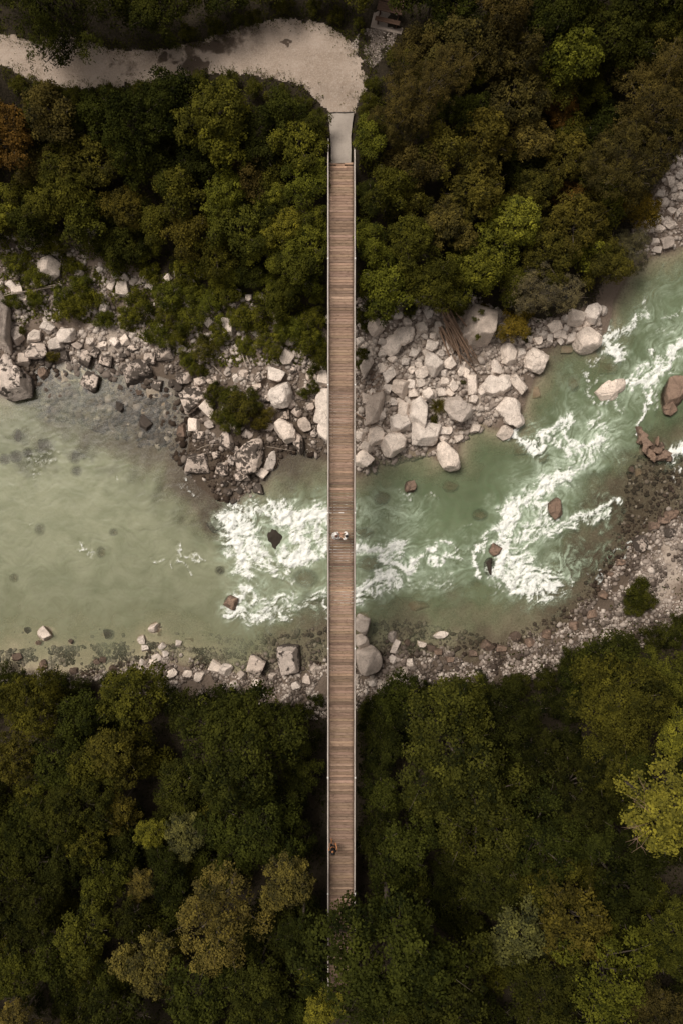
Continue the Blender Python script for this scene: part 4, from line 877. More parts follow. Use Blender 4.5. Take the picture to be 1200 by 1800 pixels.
grove('sl', [(60,1235,62,'mid'),(240,1215,66,'mid','O'),(28,1330,54,'olive','O'),(205,1320,62,'olive','O'),(130,1420,62,'dark'),(55,1455,62,'dark','O'),(330,1468,48,'sage','O'),(268,1462,32,'bright','O'),(455,1450,78,'dark'),(250,1555,34,'tan','O'),(180,1560,50,'mid','O'),(150,1645,58,'mid','O'),
 (262,1690,64,'tan','O'),(60,1600,64,'deep'),(350,1740,72,'dark','O'),(540,1695,32,'bright','O'),(565,1765,42,'bright','O'),(455,1735,70,'dark'),(540,1600,40,'deep'),(520,1480,40,'deep'),(530,1350,40,'dark'),(535,1660,36,'deep'),(90,1680,50,'dark'),(320,1380,44,'dark'),(150,1480,48,'mid','O'),(170,1345,50,'mid'),(28,1710,54,'mid','O'),(38,1790,46,'tan','O'),(205,1785,62,'deep'),(140,1260,52,'dark'),(330,1250,44,'deep'),(510,1400,46,'deep'),(210,1420,44,'olive','O'),(110,1520,54,'deep'),(300,1540,44,'deep'),(480,1640,60,'deep'),(10,1520,48,'dark'),(230,1620,44,'deep'),(100,1340,46,'dark'),(540,1300,32,'deep')], clear=1.5)  # includes a deep tree added beside the bridge end to shade the deck
grove('sr', [(845,1425,100,'fern','OL'),(770,1735,118,'dark'),(945,1480,88,'dark','OL'),(1000,1395,70,'deep'),(1090,1225,92,'mid'),(1060,1165,56,'dark'),(1185,1290,56,'bright','O'),(1000,1620,80,'olive','O'),(1060,1715,92,'green','OL'),(905,1640,72,'sage','O'),(955,1745,80,'dark'),(1172,1650,64,'mid'),(880,1255,70,'deep'),(1150,1785,66,'brown'),(720,1480,58,'dark'),(672,1260,40,'deep'),(668,1330,42,'deep'),(672,1400,44,'dark'),(668,1465,42,'deep'),(690,1520,46,'dark'),(900,1360,50,'dark'),(1040,1470,50,'dark'),(960,1560,56,'mid'),(1110,1330,50,'dark'),(1090,1560,60,'deep'),(940,1330,60,'deep'),(660,1290,40,'deep'),(700,1225,44,'dark'),(1060,1330,62,'mid'),(1190,1180,58,'mid'),(640,1480,32,'deep'),(860,1560,66,'dark'),(1120,1500,50,'deep')], clear=1.5)
grove('nt', [(20,-50,70,'deep'),(300,-10,66,'dark'),(390,-18,50,'dark'),(235,-5,52,'deep'),(470,-35,46,'mid'),(560,-38,44,'mid'),(645,-40,44,'mid'),(760,-20,60,'dark'),(880,-25,70,'brown'),(1000,-20,70,'dark'),(1130,-15,70,'dark')])
# the understorey between them and the rows just outside the frame
def fill(where, poly_px, n, cols, rr, zref, lift=1.0, mind=.42, clear=0.):
    k = 0; tries = 0
    xs = [p[0] for p in poly_px]; ys = [p[1] for p in poly_px]
    while k < n and tries < 4000:
        tries += 1; x = random.uniform(min(xs), max(xs)); y = random.uniform(min(ys), max(ys)); r_ = random.uniform(*rr)
        if not in_poly(np.array([x]), np.array([y]), poly_px)[0]: continue
        if 545 - r_ < x < 655 + r_ and y < 1560: continue
        if any(math.hypot(x - t[3], y - t[4]) < mind * (r_ * .6 + t[5]) for t in trees): continue
        l, g = cls(random.choice(cols), where, 'sapling'); c = [k_ for k_ in CN if l.startswith(CN[k_] + ' broadleaf')][0]
        tree(x, y, r_, c, None, lift, l, g, clear=clear); k += 1
    return k
a = fill('nl', [(-90,170),(560,190),(570,560),(480,540),(330,480),(180,420),(-90,400)], 34, ['dark','mid','deep','green'], (24,44), 4, .8)
b = fill('nr', [(640,200),(700,60),(1290,-40),(1290,180),(1180,260),(1080,420),(1050,500),(800,510),(650,540)], 44, ['dark','mid','deep','brown','olive'], (26,50), 5, .85)
c = fill('sl', [(-90,1190),(300,1220),(560,1250),(560,1860),(-90,1860)], 60, ['dark','deep','mid'], (30,54), 5, .9)
d = fill('sr', [(645,1230),(900,1200),(1290,1080),(1290,1860),(645,1860)], 60, ['dark','deep','mid'], (30,54), 5, .9)
print('trees', len(trees), a, b, c, d)

# shrubs
def shrubs(lst, label, group, col='mid', lift=.55, shrink=1.0):
    for e in lst:
        tree(e[0], e[1], e[2] * shrink, e[3] if len(e) > 3 else col, 'B', lift, label, group, 'shrub', 'shrub')
shrubs([(30,465,34),(62,492,34),(20,530,24),(150,530,40),(112,520,28),(205,465,38),(250,540,38),(300,520,44),(330,565,42,'green'),(275,590,36),(362,608,36,'olive'),(400,515,44),(452,560,44,'green'),(500,535,44),(545,595,40,'green'),(480,605,36),(555,555,32,'green'),(545,500,40),(330,475,44,'green'),(425,475,44),(262,480,28),(180,425,32),(100,430,36),(240,430,40,'olive'),(120,545,30),(150,500,30),(185,560,24),(300,560,30),(370,540,36),(520,575,34),(565,610,26,'green'),(310,600,26),(330,635,24),(430,610,24),(380,480,34),(470,500,34,'green'),(345,520,34),(420,560,34),(390,590,28),(225,560,28),(60,530,22),(130,470,22),(500,585,30),(560,520,26,'green')],
       'low dense green shrub on the rocky bank above the calm water', 'low shrubs on the rocky bank', 'green', .5, .8)
shrubs([(380,690,24),(432,718,32,'olive'),(460,738,24,'olive'),(398,735,24),(405,700,26),(440,700,22),(420,740,20)], 'bushy green shrub growing in the middle of the blotched rubble', 'shrubs on the rubble point')
shrubs([(550,680,14),(210,640,0.1) if False else (92,628,13,'olive'),(42,580,11),(560,640,22),(350,650,16),(535,690,12),(546,655,10)], 'small green tuft between the stones of the bank', 'small tufts between stones')
shrubs([(638,622,14),(632,555,16),(660,545,22,'green'),(720,548,15),(800,545,18),(640,575,10),(695,612,6),(690,590,5),(633,640,10),(850,545,14,'olive'),(810,530,22)], 'small green bush on the stony bank near the long flat slab', 'bushes near the flat slab')
shrubs([(762,736,9),(695,675,6),(812,673,6),(930,587,6),(920,598,7)], 'tiny green sprig among the white rocks', 'tiny sprigs among white rocks')
for x_, y_ in ((834,562), (838,592), (846,548)): tree(x_, y_, 6, 'green', 'B', .5, 'tiny green tuft rooted on top of the leaning crag', 'tufts on the crag', 'tuft', 'plant', clear=1.75)
shrubs([(1118,1042,30),(1135,1058,24),(1105,1060,20),(1125,1025,18)], 'spreading dark shrub on the pale rocky shore at the dark shallows', 'shrub thicket on the pale shore')
shrubs([(1185,1110,28),(1150,1125,26),(1100,1130,26),(1050,1150,28),(1000,1170,28),(950,1190,28),(900,1205,28),(850,1212,26),(800,1210,28),(750,1215,26),(700,1225,26),(660,1235,22),(640,1250,18),(40,1195,26),(90,1200,26),(140,1205,26),(200,1205,28),(250,1195,26),(10,1190,24),(300,1225,22),(380,1240,24),(430,1235,22),(480,1250,22),(530,1255,20),(560,1230,16),(1200,1095,24),(820,1235,30),(760,1240,30)],
       'dark green shrub along the front of the wood on the shingle side', 'shrubs along the shingle', 'dark', .6)
shrubs([(80,165,26),(130,172,24),(190,170,26),(250,165,26),(310,155,22),(350,150,24),(400,148,22),(450,162,22),(500,172,20),(530,185,18),(555,205,16),(40,150,22),(565,230,14),(560,255,16),(640,200,16),(635,225,15),(630,250,12),(650,180,18),(660,150,18),(450,30,18),(500,15,18),(420,38,16),(380,48,18),(330,60,18),(590,30,18),(630,45,14),(300,72,16),(550,12,16)],
       'low green shrub along the edge of the gravel lane', 'shrubs edging the lane', 'mid', .6)
print('all plants', len(trees))

# undergrowth, one sheet of leaves on each wood floor
def undergrowth(name, poly, n, hmax, col, label, dens=None):
    xs = [p[0] for p in poly]; ys = [p[1] for p in poly]
    X = RNG.uniform(max(min(xs), -36), min(max(xs), 36), n * 2); Y = RNG.uniform(max(min(ys), -50), min(max(ys), 48), n * 2)
    k = in_poly(X, Y, poly) & ~in_poly(X, Y, PATHW) & ~((np.abs(X) < 1.25) & (Y > -41) & (Y < 29.5)) & ~((np.abs(X - 3.2) < 1.5) & (np.abs(Y - 34.4) < 1.4))
    k &= RNG.random(len(X)) < sstep(-.5, .3, fbm(X * .9, Y * .9, 300, 3))
    X, Y = X[k][:n], Y[k][:n]; m = len(X); h = RNG.random(m) ** 1.5 * hmax * (.4 + .6 * sstep(-.2, .5, fbm(X * .5, Y * .5, 310, 2)))
    C = np.stack([X, Y, height(X, Y) + .03 + h], -1); Nn = unit(RNG.normal(size=(m, 3)) * .55 + np.array([0, 0, 1.]))
    me = leaves_mesh(name, C, Nn, RNG.uniform(.09, .2, m), np.clip(RNG.normal(.45, .18, m), 0, 1))
    o = kind(link(name, me), 'stuff', label); o.color = c4(PAL[col]); return o
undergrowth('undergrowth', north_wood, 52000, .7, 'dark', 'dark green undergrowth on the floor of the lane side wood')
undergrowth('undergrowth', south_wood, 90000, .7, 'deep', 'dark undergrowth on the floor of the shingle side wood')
rim = PATHW + PATHW[:1]; seg_l = []
for (ax, ay), (bx, by) in zip(rim[:-1], rim[1:]):
    if max(ax, bx) < -34 or (ay < 29 and by < 29): continue
    k = int(math.hypot(bx - ax, by - ay) * 260); t = RNG.random(k); off = RNG.normal(-.12, .42, k); L_ = math.hypot(bx - ax, by - ay)
    seg_l.append(np.stack([ax + (bx - ax) * t + off * (by - ay) / L_, ay + (by - ay) * t - off * (bx - ax) / L_], -1))
rp_ = np.concatenate(seg_l); kk_ = RNG.random(len(rp_)) < sstep(-.55, .25, fbm(rp_[:, 0] * 1.2, rp_[:, 1] * 1.2, 320, 3)); rp_ = rp_[kk_]; m_n = len(rp_)
gm = leaves_mesh('grass', np.column_stack([rp_, height(rp_[:, 0], rp_[:, 1]) + .05 + RNG.random(m_n) * .14]), unit(RNG.normal(size=(m_n, 3)) * .8 + np.array([0, 0, .8])), RNG.uniform(.06, .17, m_n), np.clip(RNG.normal(.5, .2, m_n), 0, 1), .35)
o = kind(link('grass', gm), 'stuff', 'ragged fringe of grass round the rim of the gravel lane'); o.color = c4(PAL['mid'])
lane_edge = [tuple(P(x, y, 7.5)[:2]) for x, y in [(-60,180),(300,170),(480,180),(560,215),(575,260),(575,300),(545,300),(400,230),(-60,230)]]
o = undergrowth('grass', lane_edge, 9000, .25, 'mid', 'short grass and weeds along the gravel lane edge')
bank_l = [tuple(P(x, y, 1.8)[:2]) for x, y in [(-60,420),(180,420),(330,460),(575,480),(575,640),(480,640),(380,640),(280,610),(180,560),(-60,560)]]
undergrowth('ground_cover', bank_l, 30000, .30, 'green', 'low green ground cover creeping over the rocky bank')
shore_s = [tuple(P(x, y, .6)[:2]) for x, y in [(640,1215),(740,1190),(840,1165),(960,1135),(1060,1075),(1120,1040),(1200,1000),(1200,1110),(1000,1180),(880,1225),(640,1260)]]
undergrowth('moss_cover', shore_s, 5200, .12, 'dark', 'dark moss and weeds between pebbles of the shore by the big wood')
near_ab = [tuple(P(x, y, 4)[:2]) for x, y in [(622,200),(700,220),(700,540),(622,560)]]
undergrowth('ground_cover', near_ab, 7000, .4, 'mid', 'leafy ground cover on the slope beside the bridge start')

# spiky grass tussock
def tussock(px, py, rpx, label):
    q = P(px, py, 1.6); g = hz(q.x, q.y); mb = MB(); r_ = rpx * (ZC - g) / F
    for i in range(170):
        a = random.uniform(0, 2 * math.pi); L = r_ * random.uniform(.6, 1.15); el = random.uniform(.35, 1.2)
        d = Vector((math.cos(a) * math.cos(el), math.sin(a) * math.cos(el), math.sin(el)))
        b = Vector((math.cos(a) * .08, math.sin(a) * .08, 0)); s_ = Vector((-math.sin(a), math.cos(a), 0)) * .012
        m_ = b + d * L * .6; e = b + Vector((d.x, d.y, d.z * .5)) * L * 1.15
        mb.add([b - s_, b + s_, m_ + s_, m_ - s_, e], [(0, 1, 2, 3), (3, 2, 4)])
    me = mb.mesh('grass_tussock'); me.attributes.new('tone', 'FLOAT', 'POINT').data.foreach_set('value', np.random.default_rng(3).random(len(me.vertices)).astype(np.float32))
    o = link('grass_tussock', me, MAT['leaf'], None, (q.x, q.y, g + .35)); o.color = c4(PAL['olive']); tag(o, label, 'grass')
tussock(771, 712, 20, 'spiky green grass tussock between two pale boulders')

# ------------------------------------------------------------------ driftwood
def log(name, p0, p1, r0, label, group=None, mat='driftwood', bend=.04, sag=0.0, twigs=0):
    a, b = Vector(p0), Vector(p1); mb = MB(); n = 6; L = (b - a).length
    side = (b - a).cross(Vector((0, 0, 1))).normalized(); off = random.uniform(-1, 1) * bend * L; up = random.uniform(0, 1) * bend * L * .6
    pts = [a.lerp(b, i / n) + side * off * math.sin(math.pi * i / n) + Vector((random.uniform(-.01, .01), random.uniform(-.01, .01), up * math.sin(math.pi * i / n))) for i in range(n + 1)]
    o_ = pts[0].copy(); pts = [p - o_ for p in pts]
    mb.tube(pts, [r0 * (1 - .6 * i / n) for i in range(n + 1)], 7)
    for _ in range(twigs):
        k = random.randrange(2, n); d = (pts[k] - pts[k - 1]).normalized(); v = (d + Vector((random.gauss(0, .7), random.gauss(0, .7), random.uniform(.0, .6)))).normalized() * random.uniform(.2, .6)
        mb.tube([pts[k], pts[k] + v * .5, pts[k] + v + Vector((0, 0, .04))], [r0 * .4, r0 * .28, r0 * .1], 5)
    o = link(name, mb.mesh(name), MAT[mat], None, o_); tag(o, label, 'driftwood', group); return o
def drift(px0, py0, px1, py1, r0, label, group=None, mat='driftwood', dz=.1, twigs=0, z=1.2, bend=.04, dz1=None):
    a = P(px0, py0, z); b = P(px1, py1, z); a.z = hz(a.x, a.y) + r0 + dz; b.z = hz(b.x, b.y) + r0 + (dz if dz1 is None else dz1)
    a2 = P(px0, py0, a.z); b2 = P(px1, py1, b.z); return log('driftwood_log', a2, b2, r0, label, group, mat, bend, 0, twigs)
PILE = 'long brown driftwood log in the pile against the leaning crag'
for i in range(30):
    t = random.random(); x0 = 772 + random.uniform(0, 24); y0 = 538 + random.uniform(0, 45); 
    L = random.uniform(45, 90); an = R(random.uniform(52, 74)); x1 = x0 + L * math.cos(an); y1 = y0 + L * math.sin(an)
    drift(x0, y0, x1, min(y1, 640), random.uniform(.045, .10), PILE, 'logs in the driftwood pile', dz=.45 + .06 * (i % 9), twigs=random.randrange(3), z=2.2, dz1=.30 + .05 * (i % 7))
drift(770, 575, 837, 655, .075, 'longest driftwood log reaching out of the pile onto sand', dz=.3, z=2, bend=.02)
drift(808, 625, 839, 659, .055, 'short split driftwood log at the sandy end of the pile', dz=.15, z=1.6)
drift(800, 612, 826, 648, .08, 'pale weathered log at the foot of the leaning crag', mat='pale_wood', dz=.2, z=1.8)
for i in range(16):
    x = 630 + random.uniform(0, 28); y = 668 + random.uniform(0, 32); an = random.uniform(0, 6.28); L = random.uniform(12, 30)
    drift(x, y, max(624, x + L * math.cos(an)), y + L * .7 * math.sin(an), random.uniform(.02, .045), 'bent twig of the tangled root heap beside the bridge', 'twigs of the root heap', dz=.08 + .05 * (i % 6), twigs=2, z=1.4, bend=.22)
drift(622, 725, 672, 752, .05, 'thin dark branch lying across white boulders beside the bridge', dz=.5, twigs=3, z=1.3)
drift(655, 690, 640, 712, .04, 'forked branch hanging from the tangled root heap', dz=.4, twigs=3, z=1.3)
drift(418, 601, 437, 652, .07, 'straight bleached log standing out of shrubs above white rubble', mat='pale_wood', dz=.35, z=1.5, bend=.01)
drift(433, 625, 442, 645, .06, 'short bleached stub beside the straight bleached log', mat='pale_wood', dz=.3, z=1.5)
drift(376, 643, 398, 665, .04, 'small bleached stick on the white rubble', mat='pale_wood', dz=.3, z=1)
for e in ((6,521,60,512),(40,524,98,500),(20,518,92,505)):
    drift(*e, .035, 'long bleached branch lying over shrubs near the broad pale boulder', 'bleached branches over shrubs', 'pale_wood', dz=.75, z=2.4, bend=.06)
drift(348,790,385,782, .025, 'curved thin branch trailing in brown shallows', mat='pale_wood', dz=.25, z=.2, bend=.2, twigs=2)
drift(469,785,520,794, .025, 'thin branch spanning the dark cove between two boulders', mat='pale_wood', dz=.55, z=.5, bend=.08)
drift(1152,348,1160,372, .06, 'brown log lying on the stony strip by the golden shrub', dz=.25, z=1.2)
drift(1181,368,1184,386, .04, 'thin brown stick on the stony strip near the foam', dz=.25, z=.8)
for e in ((1105,1385,1060,1402),(1100,1400,1075,1470),(1120,1310,1135,1290),(1158,1330,1150,1310)): pass

# dead twigs of the lemon tree: part of that tree
lemon = [o for o in COL.objects if o.get('label', '').startswith('bright lemon green tree')][0]
mb = MB()
for i in range(9):
    a = random.uniform(2.2, 4.2); s_ = Vector((math.cos(a) * 1.2, math.sin(a) * 1.2, random.uniform(2.5, 4.5))); e = s_ + Vector((math.cos(a) * random.uniform(1.2, 2.4), math.sin(a) * random.uniform(1.2, 2.4), random.uniform(.3, 1.4)))
    m_ = s_.lerp(e, .6) + Vector((0, 0, .25)); mb.tube([s_, m_, e], [.02, .014, .005], 5)
    for _ in range(3):
        v = Vector((random.gauss(0, .4), random.gauss(0, .4), random.uniform(0, .4))); mb.tube([m_, m_ + v], [.010, .004], 4, False)
lz = [c for c in lemon.children if c.name.startswith('crown')][0].location.z
mb.v = [(x, y, z + lz - 2.2) for x, y, z in mb.v]
tw = link('dead_twigs', mb.mesh('dead_twigs'), MAT['driftwood'], lemon); tw['label'] = 'bare pale dead twigs'

# ------------------------------------------------------------------ the footbridge
DZ = 7.5; Y0, Y1 = -33.4, 24.55
def camber(y): return DZ + .0 + .22 * (1 - ((y - (Y0 + Y1) / 2) / ((Y1 - Y0) / 2)) ** 2)
bridge = bpy.data.objects.new('footbridge', None); COL.objects.link(bridge); bridge.location = (0, Y1, DZ)
tag(bridge, 'long straight wooden plank footbridge with steel handrails spanning the river', 'bridge')
BW = .83
def bpart(name, mb_or_me, mat, loc=(0, 0, 0)):
    me = mb_or_me.mesh(name) if isinstance(mb_or_me, MB) else mb_or_me
    return link(name, me, MAT[mat], bridge, Vector(loc) - Vector((0, Y1, DZ)) if loc != (0, 0, 0) else -Vector((0, Y1, DZ)))
def plank_mesh(seed, pitch):
    r = random.Random(seed); bm = bmesh.new(); w = pitch * .5 - .006; n = 8; rows = []
    for i in range(n + 1):
        x = -BW + 2 * BW * i / n; j0 = r.uniform(-.003, .003); j1 = r.uniform(-.003, .003); zt = r.uniform(-.003, .003)
        rows.append([bm.verts.new((x, -w + j0, -.05)), bm.verts.new((x, w + j1, -.05)), bm.verts.new((x, w + j1 - .004, zt - .004)), bm.verts.new((x, w + j1 - .010, zt)), bm.verts.new((x, -w + j0 + .010, zt)), bm.verts.new((x, -w + j0 + .004, zt - .004))])
    for a, b in zip(rows[:-1], rows[1:]):
        for k in range(6): bm.faces.new((a[k], a[(k + 1) % 6], b[(k + 1) % 6], b[k]))
    bm.faces.new(rows[0][::-1]); bm.faces.new(rows[-1]); bmesh.ops.recalc_face_normals(bm, faces=bm.faces)
    me = bpy.data.meshes.new('plank'); bm.to_mesh(me); bm.free(); me.materials.append(MAT['wood']); return me
pitch = (Y1 - .35 - Y0) / 292
PLK = [plank_mesh(i, pitch) for i in range(6)]
rp = random.Random(21); lean = 0
for i in range(292):
    y = Y1 - .35 - (i + .5) * pitch
    o = link('plank', rp.choice(PLK), None, bridge, (rp.uniform(-.012, .012), y - Y1, camber(y) - DZ + rp.uniform(-.004, .004)), (0, rp.choice((0, math.pi)) * 0 + rp.uniform(-.003, .003), rp.uniform(-.004, .004)))
    if rp.random() < .07: o.scale[1] = .93                       # shrunken boards leave a wider gap
    lean = .85 * lean + rp.gauss(0, .06)
    k = 1.0 + lean + rp.gauss(0, .13); 
    if rp.random() < .06: k *= 1.25
    if rp.random() < .05: k *= .72
    k = max(.55, k); o.color = (k * 1.02, k * rp.uniform(.94, 1.0), k * rp.uniform(.88, .98), 1)
# end boards by the concrete
for (x0, x1, ya, c_) in ((-.84, -.38, 24.48, 1.35), (-.37, .20, 24.42, 1.2), (.21, .82, 24.50, 1.5), (-.82, .36, 24.26, 1.75), (.37, .82, 24.27, 1.2)):
    mb = MB(); mb.box(x0, x1, -.07, .07, -.05, .012); o = bpart('end_board', mb, 'wood', (0, ya, DZ)); o.color = (c_ * 1.1, c_, c_ * .92, 1)
ys = np.linspace(Y0 + .15, Y1 - .15, 68)
pm = MB(); pm.tube([(0, 0, -.22), (0, 0, .5), (0, 0, 1.06)], .022, 6); pm.box(-.05, .05, -.03, .03, -.24, -.16); post_me = pm.mesh('post'); post_me.materials.append(MAT['steel'])
cpm = MB(); cpm.box(-.045, .045, -.05, .05, -.03, .035); clamp_me = cpm.mesh('clamp'); clamp_me.materials.append(MAT['white_plate'])
for s in (-1, 1):
    n = 48; pts = [(s * .90 + .004 * math.sin(i * 1.7), Y0 - (.9 if s < 0 else 0) + (Y1 + (1.0 if s < 0 else .35) - Y0 + (.9 if s < 0 else 0)) * i / n, 0) for i in range(n + 1)]
    pts = [(x, y, camber(min(max(y, Y0), Y1)) + 1.08 + .008 * math.sin(y * 2.1)) for x, y, _ in pts]
    mb = MB(); mb.tube(pts, .036, 8); rail_o = bpart('handrail', mb, 'steel')
    mb = MB(); mb.tube([(x, y, z - .5) for x, y, z in pts], .014, 6); bpart('middle_rail', mb, 'steel')
    mb = MB(); mb.tube([(x + s * .055, y, z - .32) for x, y, z in pts], .020, 6); bpart('side_cable', mb, 'dark_steel')
    # wire mesh infill: thin crossing wires
    V = []; Fq = []
    def strip(a, b, w):
        a = Vector(a); b = Vector(b); d = (b - a).normalized(); u = d.cross(Vector((1, 0, 0))); u = u.normalized() * w; o_ = len(V)
        V.extend([a - u, a + u, b + u, b - u]); Fq.append((o_, o_ + 1, o_ + 2, o_ + 3))
    xx = s * .875
    for k in range(9):
        zz_ = .08 + k * .108
        for y_ in range(29):
            ya, yb = Y0 + (Y1 - Y0) * y_ / 29, Y0 + (Y1 - Y0) * (y_ + 1) / 29; strip((xx, ya, camber(ya) + zz_), (xx, yb, camber(yb) + zz_), .0028)
    for k in range(480):
        y_ = Y0 + (Y1 - Y0) * (k + .5) / 480; strip((xx, y_, camber(y_) + .03), (xx, y_ + .001, camber(y_) + 1.02), .0026)
    me = mesh_np('mesh_infill', np.array([v[:] for v in V]), np.array(Fq)); o = bpart('mesh_infill', me, 'dark_steel'); o['kind'] = 'stuff'
    for i in range(29):
        ya, yb = Y0 + (Y1 - Y0) * i / 29, Y0 + (Y1 - Y0) * (i + 1) / 29
        mb = MB(); a = Vector((s * .87, ya, camber(ya) - .15)); b = Vector((s * .87, yb - .004, camber(yb) - .15))
        mb.add([a + Vector((-.04, 0, -.12)), a + Vector((.04, 0, -.12)), b + Vector((.04, 0, -.12)), b + Vector((-.04, 0, -.12)), a + Vector((-.04, 0, .085)), a + Vector((.04, 0, .085)), b + Vector((.04, 0, .085)), b + Vector((-.04, 0, .085))],
               [(0,3,2,1),(4,5,6,7),(0,1,5,4),(1,2,6,5),(2,3,7,6),(3,0,4,7)])
        bpart('edge_beam', mb, 'dark_steel')
    # kerb timber beside the boards
    for i in range(12):
        ya, yb = Y0 + (Y1 - .4 - Y0) * i / 12, Y0 + (Y1 - .4 - Y0) * (i + 1) / 12 - .02
        mb = MB(); a = Vector((s * .845, ya, camber(ya))); b = Vector((s * .845, yb, camber(yb)))
        q = [Vector((dx, 0, dz)) for dx in (-.02, .015) for dz in (-.04, .04)]
        mb.add([a + q[0], a + q[2], b + q[2], b + q[0], a + q[1], a + q[3], b + q[3], b + q[1]], [(0,3,2,1),(4,5,6,7),(0,1,5,4),(1,2,6,5),(2,3,7,6),(3,0,4,7)])
        o = bpart('kerb_timber', mb, 'brown_board')
    for i, y in enumerate(ys):
        link('post', post_me, None, bridge, (s * .905, y - Y1, camber(y) - DZ))
    for y in (8.72, -.05, -9.35, 17.4, -18.2, -26.2): link('clamp', clamp_me, None, rail_o, (s * .915, y, camber(y) + 1.10))
    # anchor rod and end post at the lane end
    mb = MB(); yb = Y1 + (1.0 if s < 0 else .35); mb.tube([(s * .90, yb, 8.56), (s * .90, yb + .25, 8.35), (s * .90, yb + .5, 7.4)], [.03, .03, .03], 6)
    mb.tube([(s * .9, yb - .05, 7.2), (s * .9, yb - .05, 8.66)], .05, 8); bpart('end_post', mb, 'steel')
    mb = MB(); mb.tube([(s * .62, y, camber(y) - .36 - 1.0 * (1 - ((y - (Y0 + Y1) / 2) / ((Y1 - Y0) / 2)) ** 2)) for y in np.linspace(Y0, Y1, 40)], .045, 8); bpart('under_cable', mb, 'dark_steel')
xb = MB(); xb.box(-.94, .94, -.05, .05, -.26, -.065); cross_me = xb.mesh('cross_beam'); cross_me.materials.append(MAT['dark_steel'])
for y in np.linspace(Y0 + .5, Y1 - .7, 34): link('cross_beam', cross_me, None, bridge, (0, y - Y1, camber(y) - DZ))
for ya, yb in ((Y1 - .12, Y1 + .9), (Y0 - 1.2, Y0 + .1)):
    mb = MB(); mb.box(-.97, .97, ya, yb, 4.2, 7.22); bpart('abutment', mb, 'pad')
mb = MB(); mb.box(-.16, .16, -.025, .025, 0, .03); o = bpart('plate', mb, 'white_plate', (0, -.05, camber(0) + .004)); o['label'] = 'pale metal joint plate between boards'
# concrete approach slab, with the joint against the lane
slab_px = [(577,199),(622,197),(619,215),(616.5,240),(617,262),(616.5,286),(582,287),(582,262),(580,230)]
bm = bmesh.new(); top = [bm.verts.new(P(x, y, 7.52)) for x, y in slab_px]; f = bm.faces.new(top); r_ = bmesh.ops.extrude_face_region(bm, geom=[f])
for v in r_['geom']:
    if isinstance(v, bmesh.types.BMVert): v.co.z -= .30
bmesh.ops.recalc_face_normals(bm, faces=bm.faces); me = bpy.data.meshes.new('approach_slab'); bm.to_mesh(me); bm.free()
kind(link('approach_slab', me, MAT['concrete']), 'structure')
mb = MB(); a, b = P(578, 198.5, 7.56), P(623, 196.5, 7.56); mb.tube([a, a.lerp(b, .3) + Vector((0, .03, 0)), a.lerp(b, .6) - Vector((0, .02, 0)), b], .03, 6); kind(link('slab_joint', mb.mesh('slab_joint'), MAT['dark_steel']), 'structure')
# steps down at the other end
for i in range(5):
    mb = MB(); mb.box(-.95, .95, -.19, .19, -.08, .0); o = link('stair_tread', mb.mesh('stair_tread'), MAT['brown_board'], bridge, (0, Y0 - .5 - i * .4 - Y1, -.06 - .05 * i))

# ------------------------------------------------------------------ picnic bench on its pad
bz = 7.5; bc = P(682, 36, bz); rot = R(-13)
pad = MB(); pad.box(-1.12, 1.12, -.78, 1.15, -.25, .07)
bev = pad.mesh('bench_pad'); o = link('bench_pad', bev, MAT['pad'], None, (bc.x, bc.y, bz), (0, 0, rot)); tag(o, 'square concrete pad under the brown picnic table', 'pad')
tb = bpy.data.objects.new('picnic_table', None); COL.objects.link(tb); tb.location = (bc.x, bc.y + .05, bz + .07); tb.rotation_euler = (0, 0, rot); tag(tb, 'dark brown picnic table with bench on concrete pad by the lane', 'picnic table')
for y0, z0, n, nm in ((-.42, .45, 2, 'seat_board'), (.28, .74, 4, 'table_board'), (1.02, .45, 2, 'seat_board')):
    for k in range(n):
        mb = MB(); w = .15; yy = y0 + (k - (n - 1) / 2) * (w + .012); mb.box(-.88, .88, yy - w / 2, yy + w / 2, z0 - .045, z0); link(nm, mb.mesh(nm), MAT['brown_board'], tb)
for x in (-.66, .66):
    for y0, z0 in ((-.42, .40), (1.02, .40)):
        mb = MB(); mb.box(x - .04, x + .04, y0 - .12, y0 + .12, 0, z0); link('leg', mb.mesh('leg'), MAT['brown_board'], tb)
    mb = MB(); mb.box(x - .045, x + .045, .16, .40, 0, .69); link('leg', mb.mesh('leg'), MAT['brown_board'], tb)
    mb = MB(); mb.box(x - .03, x + .03, -.48, 1.08, .30, .37); link('brace', mb.mesh('brace'), MAT['brown_board'], tb)

